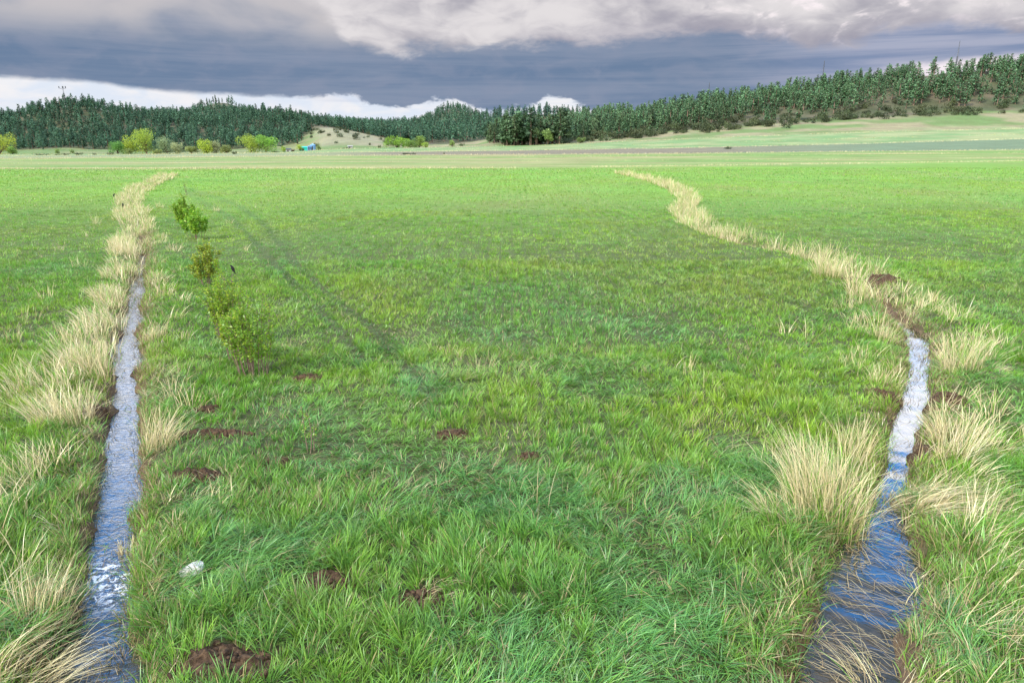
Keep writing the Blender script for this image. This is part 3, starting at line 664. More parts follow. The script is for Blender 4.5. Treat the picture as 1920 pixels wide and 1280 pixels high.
# ------------------------------------------------------------------ tubes and trees
def tube(heap, pts, rad, col=(.2,.15,.1), k=5):
    pts = np.array(pts, float); rad = np.broadcast_to(rad, (len(pts),)); tg = np.gradient(pts, axis=0); tg /= np.linalg.norm(tg, axis=1)[:, None]+1e-9
    V = []
    for p, r, g_ in zip(pts, rad, tg):
        ref = np.array([1, 0, 0]) if abs(g_[2]) > .7 else np.array([0, 0, 1]); a = np.cross(g_, ref); a /= np.linalg.norm(a); b = np.cross(g_, a)
        th = np.arange(k)/k*2*np.pi; V.append(p+r*(np.cos(th)[:, None]*a+np.sin(th)[:, None]*b))
    V = np.concatenate(V); F = []
    for i in range(len(pts)-1):
        for j in range(k): F += [i*k+j, i*k+(j+1) % k, (i+1)*k+(j+1) % k, (i+1)*k+j]
    heap.add(V, np.tile(np.array(col), (len(V), 1)), np.array(F), np.full((len(pts)-1)*k, 4))
def quads(heap, c, s, nrm_up, col, asp=1.0, tri=False):
    """leaf clumps: random quads (or triangles) of size s at centres c"""
    n = len(c); a = RNG.normal(0, 1, (n, 3)); a[:, 2] *= .6; a /= np.linalg.norm(a, axis=1)[:, None]
    q = RNG.normal(0, 1, (n, 3)); q[:, 2] += nrm_up; b = np.cross(q, a); b /= np.linalg.norm(b, axis=1)[:, None]+1e-9
    s = np.broadcast_to(s, (n,))[:, None]; b = b*asp
    if tri: V = np.stack([c-a*s*.5-b*s*.4, c+a*s*.5-b*s*.3, c+b*s*.6+a*s*.1], 1); k = 3
    else: V = np.stack([c-a*s*.5, c-b*s*.42, c+a*s*.5, c+b*s*.42], 1); k = 4
    heap.add(V.reshape(-1, 3), np.repeat(col, k, axis=0), np.arange(n*k), np.full(n, k))
PC = np.array([.078,.142,.064])
def pine_parts(H, Rb, nb, per, size, seed, base=.16, rough=.3):
    """one pine: (trunk heap, crown heap)"""
    rg = np.random.default_rng(seed); tr = Heap(); cr = Heap()
    bend = rg.normal(0, .02*H, 2); zt = np.linspace(-.06*H, H*.97, 6)
    tube(tr, [(bend[0]*(z/H)**2, bend[1]*(z/H)**2, z) for z in zt], np.interp(zt, [0, H], [.030*H, .004*H]), (.16,.11,.08), 5)
    cs, ss_, cc = [], [], []
    gap_a, gap_h = rg.uniform(0, 6.28), rg.uniform(.3, .6)
    for i in range(nb):
        f = base+(1-base)*((i+rg.uniform())/nb)**.92; a = i*2.4+rg.normal(0, .5)
        prof = (1-f)**.92*min(1, .55+(f-base)*3.2)
        if abs(((a-gap_a+3.14) % 6.28)-3.14) < .7 and abs(f-gap_h) < .12: continue
        L = Rb*prof*rg.uniform(1-rough*1.3, 1+rough*.6)+.02*H; z0 = f*H
        k = max(1, int(per*(.4+prof))); tt = rg.uniform(.25, 1, k)**.7
        x = np.cos(a)*L*tt+rg.normal(0, .022*H, k)+bend[0]*f*f; y = np.sin(a)*L*tt+rg.normal(0, .022*H, k)+bend[1]*f*f
        z = z0+L*tt*(.22-.25*(1-f))-.0+rg.normal(0, .014*H, k)
        cs.append(np.stack([x, y, z], 1)); ss_.append(size*H*rg.uniform(.65, 1.25, k)*(.62+.5*prof)); cc.append(np.tile(PC*rg.uniform(.75, 1.25), (k, 1))*rg.uniform(.7, 1.35, (k, 1)))
    cs.append(np.array([[bend[0], bend[1], H*.97], [bend[0], bend[1], H*.93]])); ss_.append(np.array([.05*H, .07*H])); cc.append(np.tile(PC, (2, 1)))
    quads(cr, np.concatenate(cs), np.concatenate(ss_), .8, np.concatenate(cc), .8, True)
    return tr, cr
def arrays(h): return np.concatenate(h.V), np.concatenate(h.C), np.concatenate(h.F), np.concatenate(h.Z)
NEARV = []
for i in range(9):
    H = 1.0; tr, cr = pine_parts(H, [.25,.29,.23,.31,.26,.22,.29,.33,.21][i], 64, 11, .080, 100+i, [.14,.22,.12,.25,.16,.12,.2,.3,.1][i], [.3,.45,.3,.5,.35,.25,.4,.55,.3][i])
    tm = np_mesh('trunk', *[arrays(tr)[k] for k in (0, 3, 2)], arrays(tr)[1]); tm.materials.append(M['bark'])
    cm = np_mesh('crown', *[arrays(cr)[k] for k in (0, 3, 2)], arrays(cr)[1]); cm.materials.append(M['needles']); NEARV.append((tm, cm))
FARV = []
for i in range(8):
    tr, cr = pine_parts(1.0, [.20,.23,.18,.24,.21,.17,.22,.19][i], 30, 5, .12, 200+i, [.12,.2,.15,.22][i % 4], .4); FARV.append((arrays(tr), arrays(cr)))
MIDV = []
for i in range(6):
    tr, cr = pine_parts(1.0, [.22,.25,.20,.27,.23,.18][i], 42, 8, .09, 300+i, [.14,.22,.15][i % 3], .4); MIDV.append((arrays(tr), arrays(cr)))

def pxof(x, y): return 960+x/y*FPX/math.cos(PITCH)
def scatter(d0, d1, p0, p1, spacing, keepf):
    w = (p1-p0)/FPX*math.cos(PITCH); n = int(w*(d1*d1-d0*d0)/2/spacing**2)
    d = np.sqrt(RNG.uniform(d0*d0, d1*d1, n)); p = RNG.uniform(p0, p1, n); x = (p-960)/FPX*math.cos(PITCH)*d
    # thin out pairs that crowd each other
    cell = {}; ok = []
    for i in range(n):
        k = (int(x[i]//(spacing*.62)), int(d[i]//(spacing*.62)))
        if k in cell: continue
        cell[k] = 1; ok.append(i)
    ok = np.array(ok); x, d, p = x[ok], d[ok], p[ok]
    m = RNG.uniform(0, 1, len(x)) < keepf(x, d, p)
    return x[m], d[m]
sites = []   # x, y, h
def addsites(x, y, h0, hv, kind):
    h = h0*(1+RNG.normal(0, hv, len(x))).clip(.5, 1.5); z = terrain(x, y)
    for a in zip(x, y, z, h): sites.append(a+(kind,))
# right-hand hillside
lowR = lambda p: np.interp(p, [930,960,1050,1090,1150,1230,1300,1400,1600,1750,1920,2300], [352,345,350,366,374,386,396,404,414,420,417,412])
def kR(x, d, p):
    k = sst(d-lowR(p)+RNG.normal(0, 8, len(p)), 0, 34); k *= np.where(p > 1200, .5+.5*sst(d, 425, 445), 1)
    bare = np.exp(-((p-1715)/38)**2-((d-482)/20)**2); k *= 1-.97*np.clip(bare*1.2, 0, 1)
    k *= 1-.9*sst(p, 1670, 1690)*(1-sst(p, 1830, 1880))*sst(d, 488, 496)
    return k*(.6+.7*sst(fbm(x/22., d/22., 81, 2), .3, .5))*(1-sst(d, 515, 540))
x, y = scatter(340, 545, 915, 2250, 3.9, kR); addsites(x, y, 8.2, .36, 'R')
x, y = scatter(343, 368, 945, 1062, 3.9, lambda x, d, p: np.full(len(p), .95)); addsites(x, y, 13.5, .16, 'G')
# left hills
def kL(x, d, p):
    z_ = 0; lo = np.interp(p, [-400,0,120,200,260,560,590,730,760,900], [470,468,480,495,470,475,590,590,540,540])
    k = sst(d-lo+RNG.normal(0, 6, len(p)), 0, 15); k *= 1-.4*sst(fbm(x/24., d/30., 83, 3), .56, .66)
    return k*(1-sst(d, 690, 720))
x, y = scatter(465, 720, -330, 780, 4.6, kL); addsites(x, y, 8.0, .28, 'L')
def kM(x, d, p):
    k = np.ones(len(p))*(1-.75*sst(fbm(x/34., d/34., 85, 3), .58, .68)*sst(p, 780, 850)); k *= 1-.96*np.clip(1.3*np.exp(-((p-420)/52)**2)*sst(d, 840, 880), 0, 1)
    k *= 1-.9*sst(d, 960, 980)*sst(p, 265, 275)*(1-sst(p, 360, 380))
    return k
x, y = scatter(535, 780, 690, 960, 5.8, kM); addsites(x, y, 9.5, .2, 'M')
x, y = scatter(790, 1020, 240, 980, 6.6, kM); addsites(x, y, 8.6, .2, 'M')
x, y = scatter(1380, 1530, 850, 1260, 13.0, lambda x, d, p: np.full(len(p), .9)); addsites(x, y, 17.0, .2, 'F')
print('sites', len(sites))
sites.sort(key=lambda a: a[1] if a[4] in 'RG' else a[1]+400)
def hidden(a): return a[4] == 'R' and a[1] > 512
vis = [a for a in sites if abs(pxof(a[0], a[1])-960) < 985 and not hidden(a)]
indiv = vis[:262]; rest = [a for a in sites if a not in set(indiv)]
def side3(p): return 'left' if p < 1320 else 'middle' if p < 1620 else 'right'
LABP = {'G': ('dark pine in the close grove at the foot of the right-hand hill', 'pines of the dark grove below the right hill'),
        'R': ('green pine on the right-hand hillside above the meadow', 'pines on the right hillside')}
def place_tree(meshes, x, y, z, h, rz, name, label, cat, group, sq=1.0):
    e = empty(name, (x, y, z), rz, 1.0); e.scale = (h*sq, h*sq, h); tag(e, label, cat, group)
    for nm, me in zip(('trunk', 'crown'), meshes): link(bpy.data.objects.new(nm, me), e)
    return e
for i, (x, y, z, h, kd) in enumerate(indiv):
    lb, gp = LABP[kd]; pp = pxof(x, y)
    if kd == 'R': lb = ('tall skyline pine along the crest' if y > 488 else 'pine rooted just above the juniper bushes' if y < float(lowR(pp))+26 else 'pine in the thick of the slope')+', '+side3(pp)+' part of the right-hand hill'
    else: lb = 'dark pine in the close grove, '+('left of the two pale aspens' if pp < 998 else 'beside or between the two pale aspens' if pp < 1040 else 'right of the two pale aspens')
    place_tree(NEARV[i % 9], x, y, z-.2, h, RNG.uniform(0, 6.28), 'pine_tree', lb, 'pine tree', gp, RNG.uniform(1.0, 1.5))
# the pines along the top of the bald knoll, one by one
KN = [(352,204,9),(366,203,11),(380,201,8),(391,200,9),(400,199,13),(408,198,10),(416,197,8),(425,196,11),(432,195,9),(441,196,8),(448,197,13),(456,199,8)]
KN = [(322,212,6),(363,207,8),(371,207,10),(379,205,13),(389,202,12),(394,201,9),(401,200,11),(406,197,13),(418,194,8),(427,194,9),(434,197,8),(444,204,7)]
for i, (p, row, h) in enumerate(KN):
    d = 1000.; x = xat(p, d, 50); z = float(terrain(x, d)[()]) if np.ndim(terrain(x, d)) == 0 else float(terrain(x, d))
    lab = 'spindly dark pine silhouetted on the crest of the bald knoll'
    if i == 0: lab = 'lone small pine on the skyline left of the bald knoll'
    if i == 11: lab = 'rightmost low pine on the shoulder of the bald knoll'
    place_tree(NEARV[(i*5) % 9], x, d, z-.3, h*.85, i*1.3, 'pine_tree', lab, 'pine tree', 'pines on the bald knoll', .9)
far = Heap()
for i, (x, y, z, h, kd) in enumerate(rest):
    lod = MIDV if kd in 'RGL' else FARV; (tv, tcx, tf, tz), (cv, cc, cf, cz) = lod[i % len(lod)]
    a = RNG.uniform(0, 6.28); ca, sa = math.cos(a), math.sin(a); wd_ = RNG.uniform(1.1, 1.5); sc = np.array([h*wd_, h*wd_, h])
    tint = RNG.uniform(.62, 1.3)*(np.array([.62,.74,1.1]) if kd == 'F' else np.array([.62,.74,.88]) if kd in 'LM' else np.ones(3))  # farthest ridge bluer: distance haze put into the needle colour
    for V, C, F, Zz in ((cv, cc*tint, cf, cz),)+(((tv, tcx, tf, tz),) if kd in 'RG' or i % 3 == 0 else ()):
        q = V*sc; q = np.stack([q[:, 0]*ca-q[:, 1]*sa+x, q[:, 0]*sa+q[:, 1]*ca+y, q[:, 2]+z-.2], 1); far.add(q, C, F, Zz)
g = far.build('pine_forest', M['needles']); tag(g, 'dense dark green pine forest covering the hills behind the valley', 'forest', None, 'stuff')
print('forest', len(rest), far.n)

# junipers: dark olive bushes
def bush_mesh(seed, n=260, col=(.055,.075,.028), flat=.6, leaf=.16):
    rg = np.random.default_rng(seed); hp = Heap(); C = []
    lobes = [(rg.normal(0, .32), rg.normal(0, .32), rg.uniform(.2, .5)*flat*1.5, rg.uniform(.3, .5)) for _ in range(6)]
    for lx, ly, lz, lr in lobes:
        k = n//6; v = rg.normal(0, 1, (k, 3)); v /= np.linalg.norm(v, axis=1)[:, None]; v *= lr*rg.uniform(.5, 1.05, (k, 1)); v[:, 2] *= .8
        C.append(v+np.array([lx, ly, lz]))
    C = np.concatenate(C); C[:, 2] = np.abs(C[:, 2])
    quads(hp, C, leaf, .5, np.tile(np.array(col), (len(C), 1))*rg.uniform(.6, 1.4, (len(C), 1)), .8)
    V, Cc, F, Zz = arrays(hp); me = np_mesh('foliage', V, Zz, F, Cc); me.materials.append(M['needles']); return me
JV = [bush_mesh(400+i) for i in range(4)]
def jun(p, d, w, lab='dark olive juniper bush dotted on the slope below the pines', grp='juniper bushes on the slopes'):
    x = xat(p, d, 20); z = float(terrain(x, d)); me = JV[int(RNG.integers(0, 4))]
    o_ = link(bpy.data.objects.new('juniper_bush', me)); o_.location = (x, d, z-.1); s = w/1.5; o_.scale = (s, s, s*RNG.uniform(1.0, 1.7)); o_.rotation_euler = (0, 0, RNG.uniform(0, 6.28)); tag(o_, lab, 'bush', grp)
for i in range(270):
    p = RNG.uniform(1090, 1960); lo = np.interp(p, [1090,1230,1400,1600,1920], [356,374,386,398,404]); jun(p, lo-10+RNG.gamma(1.9, 14), RNG.uniform(2.2, 6.2), 'dark olive juniper bush among many below the pines, '+side3(p)+' part of the right-hand slope', 'junipers on the right slope')
for i in range(46): jun(RNG.uniform(575, 745), RNG.uniform(420, 560), RNG.uniform(1.5, 4.5), 'dark juniper bush on the bare tan knob behind the sheds', 'junipers on the bare tan knob')
for p, d, w in [(936,395,2.6),(945,372,2.4),(866,405,3.5),(1475,372,5.5),(1330,368,3.2),(1350,372,2.2),(1242,378,4.5),(1232,376,3.)]:
    jun(p, d, w, 'lone juniper bush standing out on the open meadow below the pines', 'lone junipers on the meadow')

# ------------------------------------------------------------------ broadleaf trees along the creek
def broad(name, p, d, w, h, col, lab, group=None, cat='tree', seed=0, trunk=True, dens=1.0, leaf=.42, lift=.1, zb=None):
    rg = np.random.default_rng(seed*31+abs(int(p))); x = xat(p, d, 0); z = float(terrain(x, d)); e = empty(name, (x, d, z-.1), 0); tag(e, lab, cat, group)
    tr = Heap(); cr = Heap(); n = int(2400*dens*(w*h/90)**.5); nl = 17; C = []; cw, ch = w/2, h*(1-lift)/2; cz = h-ch
    for i in range(nl):
        a = rg.uniform(0, 6.28); r = rg.uniform(.10, .70)**.8; q = np.array([math.cos(a)*cw*r, math.sin(a)*cw*r, cz+rg.uniform(-.72, .62)*ch])
        lr = rg.uniform(.36, .54)*min(cw, ch*1.3); k = n//nl; v = rg.normal(0, 1, (k, 3)); v /= np.linalg.norm(v, axis=1)[:, None]; v *= lr*rg.uniform(.55, 1.08, (k, 1))
        C.append((q+v, rg.uniform(.8, 1.2)))
        tube(tr, [(0, 0, h*.05), q*np.array([.35, .35, .45]), q], [.018*h, .011*h, .004*h], k=5)
    if trunk: tube(tr, [(0, 0, -.3), (rg.normal(0, .1), 0, h*.25), (rg.normal(0, .2), 0, h*.55)], [.032*h, .024*h, .012*h], k=7)
    P_ = np.concatenate([c for c, _ in C]); K_ = np.concatenate([np.full(len(c), k) for c, k in C]); P_[:, 2] = np.maximum(P_[:, 2], .15)
    quads(cr, P_, leaf*rg.uniform(.7, 1.2, len(P_)), .4, np.tile(np.array(col), (len(P_), 1))*(K_*rg.uniform(.75, 1.25, len(P_)))[:, None], .8)
    tr.build('trunk', M['bark'], e); cr.build('crown', M['leaves'], e); return e
px2m = lambda w, d: w/FPX*d*math.cos(PITCH)
LIME = (.34,.46,.055); GRN = (.18,.32,.07); OLV = (.24,.31,.10); GRY = (.29,.36,.17)
BT = [('cottonwood_tree',-2,352,50,38,LIME,'lime green tree cut off by the left edge of the picture'),
 ('cottonwood_tree',22,350,16,14,GRN,'small green tree beside the lime tree at the left edge'),
 ('cottonwood_tree',220,352,24,22,GRN,'dark green bushy tree left of the tallest lime cottonwood'),
 ('cottonwood_tree',244,356,28,34,LIME,'yellowish tree tucked against the tallest lime cottonwood'),
 ('cottonwood_tree',274,350,42,43,(.31,.44,.06),'tallest lime cottonwood of the row, with a dark trunk'),
 ('cottonwood_tree',312,358,30,32,GRY,'grey-green half-bare tree right of the tallest cottonwood'),
 ('cottonwood_tree',333,354,20,20,GRY,'smaller grey-green tree further right in the row'),
 ('willow_bush',358,350,22,13,OLV,'low olive bush left of the paired lime trees'),
 ('cottonwood_tree',388,352,24,25,LIME,'left one of the paired lime trees in the middle of the row'),
 ('cottonwood_tree',405,354,20,22,GRY,'paler right one of the paired lime trees'),
 ('willow_bush',425,350,20,14,OLV,'low yellow-green bush between the paired trees and the broad clump'),
 ('willow_clump',470,350,38,31,(.27,.42,.06),'left half of the broad flat-topped green clump'),
 ('willow_clump',498,350,36,31,(.26,.40,.06),'right half of the broad flat-topped green clump'),
 ('cottonwood_tree',532,352,9,11,LIME,'tiny lime tree left of the grey shed'),
 ('cottonwood_tree',562,350,11,14,LIME,'tiny lime tree between the grey shed and the teal shed'),
 ('cottonwood_tree',598,352,8,9,OLV,'tiny olive tree right of the blue silo'),
 ('willow_clump',744,360,44,22,(.26,.43,.055),'rounded bright green clump in the valley gap'),
 ('willow_clump',770,355,20,15,GRN,'lower right part of the rounded green clump'),
 ('cottonwood_tree',787,362,20,20,GRN,'green tree with dark right side behind the rounded clump'),
 ('cottonwood_tree',798,352,11,10,LIME,'small round lime bush right of the rounded clump'),
 ('cottonwood_tree',848,350,9,14,GRN,'slim green tree standing alone in the valley gap'),
 ('aspen_tree',1005,344,14,34,(.17,.28,.11),'tall pale aspen in front of the dark pine grove'),
 ('aspen_tree',1027,343,17,28,(.21,.33,.10),'shorter light green aspen in front of the dark pine grove'),
 ('willow_bush',1058,346,30,12,(.085,.125,.075),'grey-blue sage bush right of the aspens'),
 ('willow_bush',1088,345,18,11,OLV,'olive bush at the right end of the grove'),
 ('young_tree',107,365,9,10,GRN,'small bright conical tree at the foot of the left hill'),
 ('young_tree',135,367,8,8,OLV,'small olive tree right of the bright conical one'),
 ('willow_bush',240,345,14,10,OLV,'low olive bush under the yellowish tree'),
 ('willow_bush',295,347,16,9,OLV,'low olive bush at the foot of the tallest cottonwood')]
for i, (nm, p, d, w, h, c, lab) in enumerate(BT):
    broad(nm, p, d, px2m(w, d)*1.28, px2m(h, d)*1.03, c, lab, 'broadleaf trees along the creek', 'bush' if 'bush' in nm or 'clump' in nm else 'tree', i, 'bush' not in nm and 'clump' not in nm, 1.0 if w > 15 else .5, .5 if w > 15 else .4, .22 if 'aspen' in nm else .06)
for p, d, w, h, lab in [(75,300,24,4,'long low dark bush at the left edge of the far field'),(108,300,14,3,'flat brown bush between two longer ones in the far field'),(124,298,14,5,'dark rounded bush right of the flat brown one'),(148,296,15,7,'blue-grey sage bush left of the creek trees'),(177,300,9,5,'small grey bush just left of the creek trees'),(206,298,12,7,'grey-brown bush at the foot of the dark green tree'),
  (440,250,10,9,'isolated dark little bush in the far field below the tree row'),(768,205,30,5,'wide low green-grey bush in the brown strip'),(833,205,5,5,'tiny dark bush in the brown strip'),(1365,238,19,6,'dark flat bush on the edge of the brown field'),(515,345,12,4,'low dark bush right of the broad clump'),(650,350,12,3,'low dark bush on the valley floor right of the silo'),(712,350,7,9,'small upright dark bush left of the rounded clump'),(1540,70,0,0,'')]:
    if w: 
        x = xat(p, d, 0); z = float(terrain(x, d)); o_ = link(bpy.data.objects.new('dark_bush', JV[p % 4])); s = px2m(w, d)/1.5
        o_.location = (x, d, z-.05); o_.scale = (s, s, px2m(h, d)/.95); tag(o_, lab, 'bush', 'dark bushes on the valley floor')

# ------------------------------------------------------------------ leafy willow shrubs by the left stream
def shrub(px, row, toprow, wpx, nst, nleaf, lab, lc=(.27,.43,.035), bare=.2, extra=None, leaf=.034):
    x0, y0 = at(px, row); z0 = float(ground(x0, y0)[0]); H = float(zrow(toprow, y0))-z0; Wd = wpx/FPX*y0
    e = empty('willow_shrub', (x0, y0, z0)); tag(e, lab, 'shrub', 'leafy willow shrubs beside the left stream')
    st = Heap(); lf = Heap(); rg = np.random.default_rng(int(px)+7); cs, al = [], []
    for i in range(nst):
        a = rg.uniform(0, 6.28); r = Wd*.5*math.sqrt(rg.uniform(.0, 1)); h = H*rg.uniform(.55, 1.0)*(1-.25*(r/(Wd*.5))**2)
        b = np.array([math.cos(a)*r*.55, math.sin(a)*r*.4, -.03]); tp = np.array([math.cos(a)*r*1.0, math.sin(a)*r*.8, h]); md = (b+tp)/2+np.array([rg.normal(0, .03), rg.normal(0, .03), .05*h])
        f = np.linspace(0, 1, 7)[:, None]; pts = (1-f)**2*b+2*f*(1-f)*md+f*f*tp; tube(st, pts, np.linspace(.007, .0025, 7), k=5)
        tw = []
        for j in range(5):
            q = rg.uniform(.3, .92); s = (1-q)**2*b+2*q*(1-q)*md+q*q*tp; d_ = np.array([rg.normal(0, .07), rg.normal(0, .07), rg.uniform(.06, .17)])*H
            tube(st, [s, s+d_*.5, s+d_], [.003, .0022, .0015], k=4); tw.append((s, d_))
        k = nleaf//nst
        for _ in range(k):
            if rg.uniform() < .45: q = bare+(1-bare)*rg.uniform()**.8; s = (1-q)**2*b+2*q*(1-q)*md+q*q*tp
            else: s0, d_ = tw[int(rg.integers(0, 5))]; s = s0+d_*rg.uniform(.2, 1.05)
            if s[2] < bare*H: continue
            cs.append(s+rg.normal(0, .014, 3)*(1+y0*.03))
    cs = np.array(cs); n = len(cs); c = np.tile(np.array(lc), (n, 1)); c = mixc(c, np.array([.14,.30,.035]), rg.uniform(0, .9, n)); c = mixc(c, np.array([.44,.52,.06]), (rg.uniform(0, 1, n) < .15)*.7)
    quads(lf, cs, leaf*(1+y0*.02)*rg.uniform(.7, 1.3, n), .2, c, .55)
    if extra is not None: tube(st, extra, [.008, .006, .004, .003], k=5)
    st.build('stems', M['twig'], e); lf.build('leaves', M['leaves'], e); return (x0, y0, z0)
shrub(474, 702, 532, 112, 28, 4700, 'nearest and largest willow shrub, bushy with bare lower stems')
bx, by = xat(437, 10.9, 1.05), 10.9
shrub(440, 676, 565, 50, 12, 1700, 'thin gap-filling willow shrub between the nearest two', bare=.3)
sx0, sy0 = at(432, 640); sz0 = float(ground(sx0, sy0)[0])
shrub(430, 640, 484, 76, 20, 3900, 'second willow shrub from the camera, with a blackbird on its top twig', extra=[(0, 0, 0), (.1, .1, .35), ((bx-sx0)*.7, (by-sy0)*.7, .75), (bx-sx0, by-sy0, 1.00-sz0)])
shrub(392, 535, 448, 62, 20, 3200, 'third willow shrub, thin and brownish with few leaves', (.30,.36,.04), leaf=.042)
shrub(368, 448, 385, 50, 20, 4200, 'fourth willow shrub, dense round crown touching the one behind it', leaf=.05)
shrub(349, 428, 358, 34, 16, 3600, 'farthest willow shrub, narrow and upright', leaf=.05)
shrub(583, 850, 745, 30, 3, 90, 'tiny willow sapling with a few leaves in front of the shrubs', leaf=.026)
shrub(352, 345+22, 335, 10, 4, 60, 'distant tiny sapling at the start of the tyre tracks', (.18,.28,.05))

# ------------------------------------------------------------------ blackbirds
def bird(loc, s, rz, lab, pitch=1.05):
    bm = bmesh.new(); sp = [(-.088,.006,.004),(-.06,.010,.006),(-.035,.014,.012),(-.015,.022,.021),(.008,.027,.026),(.030,.025,.024),(.046,.017,.017),(.056,.0155,.016),(.068,.0165,.017),(.080,.011,.011),(.086,.005,.005),(.100,.0008,.0008)]
    rings = []
    for i, (q, w, t_) in enumerate(sp):
        cx_, cz_ = math.cos(pitch)*q, math.sin(pitch)*q
        if q > .05: cx_ = math.cos(pitch)*.05+(q-.05)*.95; cz_ = math.sin(pitch)*.05+(q-.05)*.42+.002
        rings.append([bm.verts.new((cx_-math.sin(pitch)*t_*math.sin(a), w*math.cos(a), cz_+math.cos(pitch)*t_*math.sin(a)) if q <= .05 else (cx_-.35*t_*math.sin(a), w*math.cos(a), cz_+.93*t_*math.sin(a))) for a in [k*math.pi/6 for k in range(12)]])
    for r0, r1 in zip(rings, rings[1:]):
        for k in range(12): bm.faces.new((r0[k], r0[(k+1) % 12], r1[(k+1) % 12], r1[k]))
    bm.faces.new(rings[0]); bm.faces.new(rings[-1][::-1])
    for sgn in (-1, 1):        # folded wings and legs grow from the body
        w = [bm.verts.new(v) for v in [(.030,sgn*.024,.030),(.004,sgn*.030,.012),(-.034,sgn*.016,-.052),(-.040,sgn*.010,-.040),(-.006,sgn*.016,.028)]]
        bm.faces.new(w if sgn > 0 else w[::-1])
        for k in range(4):
            a0, a1 = k*math.pi/2, (k+1)*math.pi/2
            P = lambda a, z, xo: (xo+.002*math.cos(a), sgn*.009+.002*math.sin(a), z)
            bm.faces.new([bm.verts.new(v) for v in (P(a0,-.055,.012), P(a1,-.055,.012), P(a1,-.015,.006), P(a0,-.015,.006))])
    bmesh.ops.recalc_face_normals(bm, faces=bm.faces)
    me = bpy.data.meshes.new('bird'); bm.to_mesh(me); bm.free(); me.materials.append(M['bird_black'])
    for f in me.polygons: f.use_smooth = True
    ob = link(bpy.data.objects.new('bird', me)); ob.location = loc; ob.scale = (s,)*3; ob.rotation_euler = (0, 0, rz); tag(ob, lab, 'bird', 'blackbirds')
bird((bx, by, 1.045), .95, 2.6, 'blackbird perched upright on the top twig of a willow shrub')
x, y = at(216, 383); bird((x, y, .45), 1.25, 1.0, 'farther tiny blackbird on the dead grass of the left ditch')
x, y = at(233, 402); bird((x, y, .40), 1.15, 2.0, 'nearer tiny blackbird on the dead grass of the left ditch')

# ------------------------------------------------------------------ farm buildings and masts
def boxm(name, sx_, sy_, z0, z1, m, parent, x=0, y=0):
    bm = bmesh.new(); bmesh.ops.create_cube(bm, size=1)
    for v in bm.verts: v.co = Vector((v.co.x*sx_+x, v.co.y*sy_+y, z0 if v.co.z < 0 else z1))
    bmesh.ops.bevel(bm, geom=bm.edges[:], offset=.04, segments=1, affect='EDGES')
    me = bpy.data.meshes.new(name); bm.to_mesh(me); bm.free(); me.materials.append(m); return link(bpy.data.objects.new(name, me), parent)
def gable(name, sx_, sy_, z0, z1, m, parent):
    bm = bmesh.new(); a, b = sx_/2+.25, sy_/2+.25; t_ = .12
    v = [bm.verts.new(q) for q in [(-a,-b,z0),(-a,0,z1),(-a,b,z0),(-a,b,z0+t_),(-a,0,z1+t_),(-a,-b,z0+t_),(a,-b,z0),(a,0,z1),(a,b,z0),(a,b,z0+t_),(a,0,z1+t_),(a,-b,z0+t_)]]
    for k in range(6): bm.faces.new((v[k], v[(k+1) % 6], v[6+(k+1) % 6], v[6+k]))
    bm.faces.new(v[:6]); bm.faces.new(v[6:]); bmesh.ops.recalc_face_normals(bm, faces=bm.faces)
    me = bpy.data.meshes.new(name); bm.to_mesh(me); bm.free(); me.materials.append(m); return link(bpy.data.objects.new(name, me), parent)
def shed(name, p, d, w, h, mw, mr, lab, cat='shed'):
    x = xat(p, d, 0); z = float(terrain(x, d)); e = empty(name, (x, d, z), .15); tag(e, lab, cat, 'farm buildings beyond the field')
    W_, H_ = px2m(w, d), px2m(h, d)
    boxm('wall', W_, W_*.7, -.3, H_*.78, mw, e); gable('roof', W_, W_*.7, H_*.78, H_, mr, e)
    boxm('door', W_*.28, .08, .05, H_*.55, M['dark_opening'], e, -W_*.1, -W_*.35-.03); return e
shed('shed', 570, 352, 13, 7.5, M['teal_paint'], M['teal_paint'], 'bright teal shed left of the blue bins')
shed('shed', 541, 352, 8, 6, M['grey_wood'], M['steel_grey'], 'small grey shed behind the broad green clump')
shed('shed', 549, 356, 5, 3, M['soil'], M['soil'], 'small rust brown shed beside the grey one')
shed('shed', 657, 354, 8, 4, M['grey_wood'], M['grey_wood'], 'pale far shed right of the silo on the valley floor')
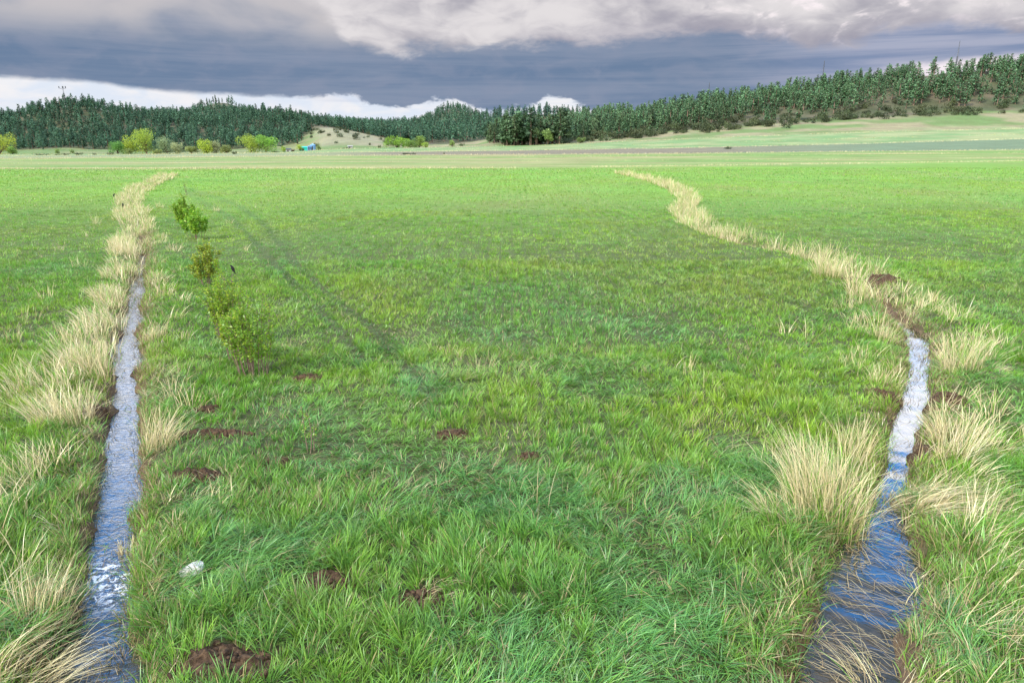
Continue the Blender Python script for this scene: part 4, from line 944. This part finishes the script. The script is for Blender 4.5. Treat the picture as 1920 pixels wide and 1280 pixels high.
def silo(p, d, w, h, lab, m):
    x = xat(p, d, 0); z = float(terrain(x, d)); e = empty('grain_silo', (x, d, z)); tag(e, lab, 'silo', 'farm buildings beyond the field')
    r, H_ = px2m(w, d)/2, px2m(h, d); hp = Heap(); zs = np.linspace(-.3, H_*.78, 15)
    tube(hp, [(0, 0, q) for q in zs], [r+.05*(i % 2) for i in range(15)], k=24); hp.build('wall', m, e)
    hp = Heap(); tube(hp, [(0, 0, H_*.77), (0, 0, H_*.82), (0, 0, H_*.95), (0, 0, H_*.96), (0, 0, H_)], [r+.15, r*.9, r*.2, r*.16, r*.02], k=24); hp.build('roof', m, e)
    boxm('door', r*.5, .1, .1, 1.9, M['dark_opening'], e, 0, -r-.08)
silo(587, 352, 9.5, 12, 'tallest blue domed grain bin, right of its smaller twin', M['blue_steel'])
silo(580, 351, 6.5, 9, 'smaller flat blue grain bin between the teal shed and the tallest bin', M['blue_paint'])
def mast(p, d, rb, rt, lab, r, thick=None, head=False):
    z0, z1 = float(zrow(rb, d)), float(zrow(rt, d)); x = xat(p, d, z0); e = empty('radio_mast', (x, d, z0)); tag(e, lab, 'mast', 'masts on the ridges'); H_ = z1-z0
    hp = Heap(); zt = H_*.45 if thick else H_*.9
    tube(hp, [(0, 0, -6), (0, 0, zt), (0, 0, zt+.2), (0, 0, H_)], [thick or r, thick or r, r, r*.6], k=6)
    for q in np.linspace(0, zt, 12): tube(hp, [(0, 0, q-.08), (0, 0, q+.08)], [(thick or r)*1.35]*2, k=6)
    hp.build('pole', M['steel_grey'], e)
    for a in (.3, 2.4, 4.5):
        g_ = Heap(); tube(g_, [(0, 0, H_*.82), (math.cos(a)*H_*.3, math.sin(a)*H_*.3, -3)], [.03, .03], k=4); g_.build('guy_wire', M['steel_grey'], e)
    if head:
        for ox, s_ in ((-3.4, .8), (0, 1.3), (2.4, .9)):
            g_ = Heap(); tube(g_, [(0, 0, H_*.80), (ox, 0, H_*.88), (ox, 0, H_*.90)], [.12, .12, .12], k=5); tube(g_, [(ox, 0, H_*.86), (ox, 0, H_*1.0)], [.45*s_, .45*s_], k=8); g_.build('antenna', M['steel_grey'], e)
mast(122, 650, 190, 162, 'pale mast with three antenna heads on the left hill', .18, .26, True)
mast(1791, 520, 131, 77, 'tallest mast, thick below and thin above, on the right ridge', .26, .48)
mast(1328, 520, 186, 155, 'thin dark mast above the pines at the middle of the right hill', .20)
mast(1543, 530, 140, 114, 'short faint mast rising between skyline pines on the right hill', .20)
S.render.resolution_x = 1024; S.render.resolution_y = 682
